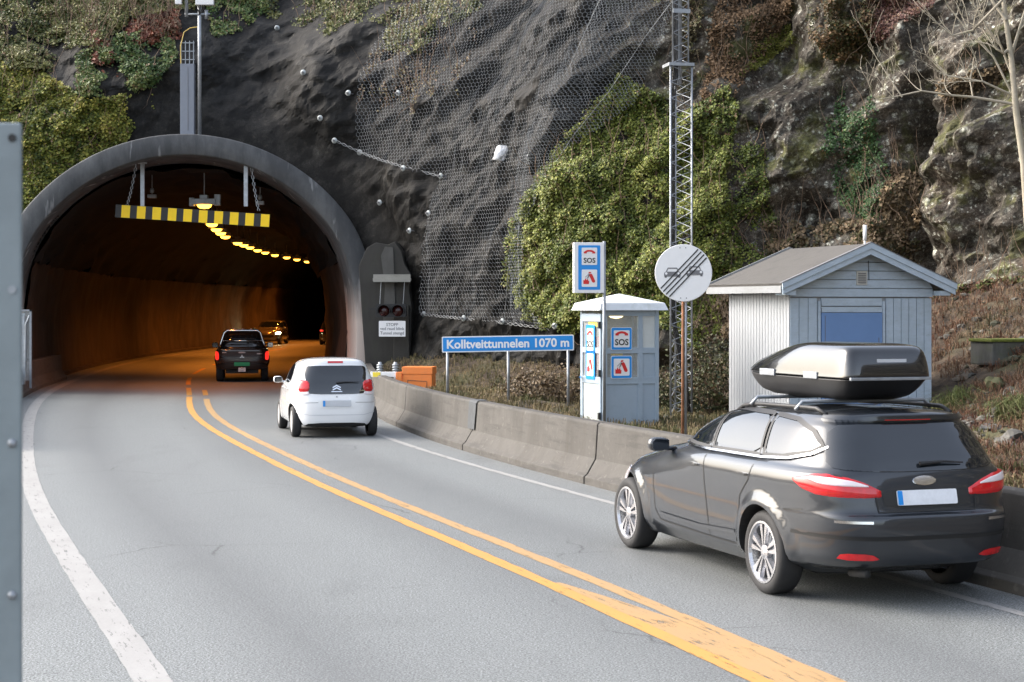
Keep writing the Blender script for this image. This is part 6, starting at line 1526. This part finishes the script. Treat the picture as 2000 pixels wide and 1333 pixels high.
DG = [(.02, .03, .01), (.045, .055, .018), (.08, .08, .03), (.12, .09, .045)]
for px_, py_, Z_, rad, lab, sd_ in ((1392, 750, 34.5, (.8, .5, .75), 'dark leafy bush between the lattice mast and the shed', 91), (1280, 775, 36, (.8, .4, .4), 'low dark bush at the foot of the lattice mast', 92), (1075, 765, 37.5, (.9, .5, .45), 'dry brown bush beside the right post of the blue name sign', 93)):
    bush('bush', PX(px_, py_, Z_), rad, 3600, DG if sd_ != 93 else BR, lab, 'bush', sd_)

# ------------------------------------------------------------------ bare tree at the right edge
tr = empty('bare_tree', (PX(2015, 700, 31).x, 31, 2.0), 0, 'leafless pale barked tree leaning in at the top right edge', 'tree')
T0 = Vector(tr.location); g = random.Random(5)
trunk = [(2022, 700), (2012, 480), (2000, 320), (1985, 220), (1976, 120), (1962, 20), (1950, -90)]
tp = [PX(a, b, 31) - T0 for a, b in trunk]
MB().tube(tp, [.1, .08, .066, .058, .048, .04, .03], 10).build('trunk', M['bark'], tr, True)
limbs = MB()
def grow(p, d, r, L, depth):
    pts = [p]; rs = [r]; n = 6
    for k in range(n):
        d = (d + Vector((g.gauss(0, .16), g.gauss(0, .16), g.gauss(.05, .14)))).normalized(); p = p + d * L / n; pts.append(p); rs.append(max(.003, r * (1 - .75 * (k + 1) / n)))
        if depth > 0 and k >= 1 and g.random() < .75:
            q = (d + Vector((g.gauss(0, .7), g.gauss(0, .5), g.gauss(.35, .5)))).normalized(); grow(p, q, rs[-1] * .75, L * g.uniform(.3, .55), depth - 1)
    limbs.tube(pts, rs, 6 if r > .02 else 4, False)
def limb(pix, r, Z=31, depth=2):
    pts = [PX(a, b, Z + g.uniform(-.15, .15)) - T0 for a, b in pix]; n = len(pts); rs = [r * (1 - .75 * k / (n - 1)) for k in range(n)]
    limbs.tube(pts, rs, 7, False)
    for k in range(1, n):
        for _ in range(2):
            d = (pts[k] - pts[k - 1]).normalized(); q = (d * .6 + Vector((g.gauss(0, .5), g.gauss(0, .5), g.gauss(.7, .4)))).normalized(); grow(pts[k], q, rs[k] * .6, g.uniform(.4, .95), depth - 1)
limb([(1987, 205), (1900, 190), (1860, 187), (1800, 178), (1745, 190), (1710, 195)], .028)
limb([(1985, 190), (1920, 160), (1850, 148), (1830, 130), (1810, 110)], .022)
limb([(1976, 92), (1960, 105), (1945, 95), (1938, 85), (1950, 60)], .03)
limb([(1975, 110), (1990, 60), (2005, 10), (2015, -50)], .035)
limb([(1965, 40), (1930, -10), (1900, -60)], .03)
limb([(1958, 0), (1900, 60), (1860, 70), (1830, 45), (1805, 25)], .026)
limb([(1998, 300), (2020, 180), (2030, 60)], .035)
limb([(1985, 170), (1955, 90), (1925, 50), (1910, 20), (1905, -30)], .026)
limb([(1985, 200), (1940, 110), (1890, 60), (1850, 10), (1835, -30)], .022)
limb([(1762, 190), (1735, 150), (1710, 110), (1695, 88)], .014, depth=1)
limbs.build('crown', M['bark'], tr, True)

# ------------------------------------------------------------------ rockfall netting
def net(name, poly, cell, r, offd, s0, s1, h0, h1, label, wob=.1, skew=0, seed=0, mm='wire', hidden_ok=True):
    """hexagonal wire mesh draped over the rock"""
    g = np.random.default_rng(seed); a = cell / sqrt(3)
    rows_ = int((h1 - h0) / (1.5 * a)); colsn = int((s1 - s0) / cell)
    R_, C_ = np.meshgrid(np.arange(rows_), np.arange(colsn), indexing='ij')
    cx = s0 + (C_ + .5 * (R_ % 2)) * cell; cy = h0 + R_ * 1.5 * a
    E = []
    # three edges per hexagon (corner k to k+1), flat-topped columns
    cor = [(cell / 2 * p, a * q) for p, q in ((0, 1), (-1, .5), (-1, -.5), (0, -1))]
    segs = []
    for k in range(3):
        segs.append(np.stack([cx + cor[k][0], cy + cor[k][1], cx + cor[k + 1][0], cy + cor[k + 1][1]], -1).reshape(-1, 4))
    sg = np.concatenate(segs)
    def to3(s, h):
        s = s + skew * h * .0
        x, y, z, nx, ny = cliff(s, h, .35)
        w = offd + wob * fbm(s * .9, h * .25, s * 0 + seed, 2) + wob * .35 * fbm(s * 3, h * .5, s * 0 + seed + 3, 2)
        return np.stack([x + nx * w, y + ny * w, z], -1)
    A, B = to3(sg[:, 0], sg[:, 1]), to3(sg[:, 2], sg[:, 3])
    px = 1000 + A[:, 0] * FPX / A[:, 1]; py = HOR - (A[:, 2] - CH) * FPX / A[:, 1]
    k = inpoly(px, py, poly); A, B = A[k], B[k]; n = len(A)
    d = B - A; d /= np.linalg.norm(d, axis=1)[:, None]; u = np.cross(d, [0.3, .9, .1]); u /= np.linalg.norm(u, axis=1)[:, None]; w = np.cross(d, u)
    V = []
    for Q in (A, B):
        for t in (0, 2 * pi / 3, 4 * pi / 3): V.append(Q + (u * cos(t) + w * sin(t)) * r)
    V = np.stack(V, 1).reshape(-1, 3); i = np.arange(n)[:, None] * 6
    F = np.concatenate([i + [0, 1, 4, 3], i + [1, 2, 5, 4], i + [2, 0, 3, 5]], 0)
    o = np_mesh(name, V, F, M[mm], None, False); tag(o, label, 'netting'); return to3
netA = [(690, -40), (672, 150), (660, 200), (655, 278), (700, 300), (790, 328), (862, 345), (842, 380), (836, 415), (822, 480), (818, 612), (905, 622), (985, 630), (1060, 640), (1120, 640), (1060, 600), (1015, 540), (1010, 440), (1030, 330), (1120, 220), (1200, 110), (1290, -40)]
t3 = net('rock_netting', netA, .115, .0038, .28, s_at(-4.5), s_at(4.5), .2, 13, 'wide hexagonal wire netting hung over the dark rock in the middle', .12, seed=3)
netB = [(1180, -40), (1330, -40), (1300, 60), (1270, 130), (1240, 200), (1170, 250), (1090, 300), (1050, 380), (1030, 430), (1018, 520), (1030, 600), (1060, 635), (1000, 632), (990, 520), (1002, 420), (1010, 300), (1070, 170), (1130, 60)]
net('rock_netting', netB, .085, .0038, .5, s_at(-.5), s_at(5.5), .2, 13, 'bunched pale strip of wire netting running down beside the ivy mound', .32, seed=8)
# ropes along the lower edges
def on_rock(px_, py_, lift=.3):
    k = np.argmin((Pxs - px_) ** 2 + (Pys - py_) ** 2 + 1e6 * (HG > 14)); i, j = np.unravel_index(k, Pxs.shape)
    p = Vector((X[i, j], Y[i, j], Zz[i, j])); n = Vector((NX[i, j], NY[i, j], 0)); 
    q = p + n * lift; Z_ = q.y; return PX(px_, py_, Z_), n
def rope(pix, r, name, label, m='wire', lift=.3, coil=True):
    P_ = [on_rock(a, b, lift)[0] for a, b in pix]
    for i in range(1, len(P_) - 1): P_[i] = (P_[i - 1] + P_[i] * 2 + P_[i + 1]) / 4
    c = MB(); dn = []
    for a, b in zip(P_[:-1], P_[1:]):
        n = max(2, int((b - a).length / .07)); dn += [a.lerp(b, k / n) for k in range(n)]
    dn.append(P_[-1])
    if coil:
        for ph in (0, pi):
            c.tube([p + Vector((0, .03 * cos(i * 1.1 + ph), .035 * sin(i * 1.1 + ph))) for i, p in enumerate(dn)], r, 5, False)
    else: c.tube(dn, r, 6, False)
    return tag(c.build(name, M[m], None, True), label, 'wire rope')
rope([(655, 275), (700, 298), (745, 314), (788, 328), (860, 345)], .011, 'wire_rope', 'twisted wire rope holding the upper left edge of the netting')
rope([(822, 614), (905, 623), (980, 631), (1060, 640), (1125, 650)], .011, 'wire_rope', 'twisted wire rope along the bottom edge of the netting above the name sign', lift=.35)
rope([(1330, -20), (1260, 60), (1190, 190), (1120, 260), (1060, 350), (1010, 440), (985, 520), (985, 625)], .006, 'wire_rope', 'pale slack wire rope running down the right side of the netting', coil=False, lift=.6)
rope([(1180, -20), (1120, 130), (1040, 260), (1012, 330), (1005, 480), (1015, 600)], .006, 'wire_rope', 'second slack wire rope left of the pale one', coil=False, lift=.6)
# rock bolts with plates
bolts = [(592, 142, 'round bolt plate on the pale rock rib, topmost of the free ones'), (541, 55, 'small bolt plate near the green bush at the top'), (625, 231, 'bolt plate under the pale rock patch'), (653, 275, 'bolt plate at the left end of the upper rope'),
         (702, 298, 'bolt plate on the upper rope, second from its left end'), (787, 329, 'bolt plate on the upper rope, third from its left end'), (860, 344, 'bolt plate at the right end of the upper rope'), (741, 396, 'lone bolt plate on dark rock right of the tunnel arch'),
         (799, 451, 'lone bolt plate on dark rock above the wooden shelf'), (836, 417, 'bolt plate on the left edge of the netting'), (827, 614, 'bolt plate at the left end of the bottom rope'), (905, 622, 'bolt plate on the bottom rope above the left sign post'),
         (981, 628, 'bolt plate on the bottom rope above the middle sign post'), (1083, 637, 'bolt plate at the right end of the bottom rope'), (1011, 446, 'bolt plate behind the netting beside the ivy mound'), (1032, 308, 'bolt plate behind the netting above the ivy mound'),
         (680, 182, 'bolt plate at the upper left edge of the netting'), (777, 182, 'bolt plate behind the netting near its top')]
for bx, by, lab in bolts:
    p, n = on_rock(bx, by, .34 if bx > 650 else .12); rt = empty('rock_bolt', p, atan2(n.x, -n.y), lab, 'rock bolt', 'rock bolts with round plates on the cliff')
    MB().lathe([(0, -.03), (.05, -.025), (.085, 0), (.085, .012), (0, .012)], (0, 0, 0), 'y', 18).build('plate', M['swhite'] if False else M['galv_pale'], rt, True)
    MB().tube([(0, .3, 0), (0, -.09, 0)], .018, 8).lathe([(0, -.07), (.035, -.07), (.035, -.02), (0, -.02)], (0, 0, 0), 'y', 6).build('bolt', M['grey'], rt)
p, n = on_rock(977, 302, .5); g_ = np.random.default_rng(4)
v, f = stone_verts(.17, g_, 2); v[:, 1] *= .35; v[:, 2] *= 1.9; o = np_mesh('torn_sheet', v, f, M['bag'], None, True); o.location = p; o.rotation_euler = (0, radians(25), 0); tag(o, 'torn white plastic sheet caught in the netting', 'plastic sheet')
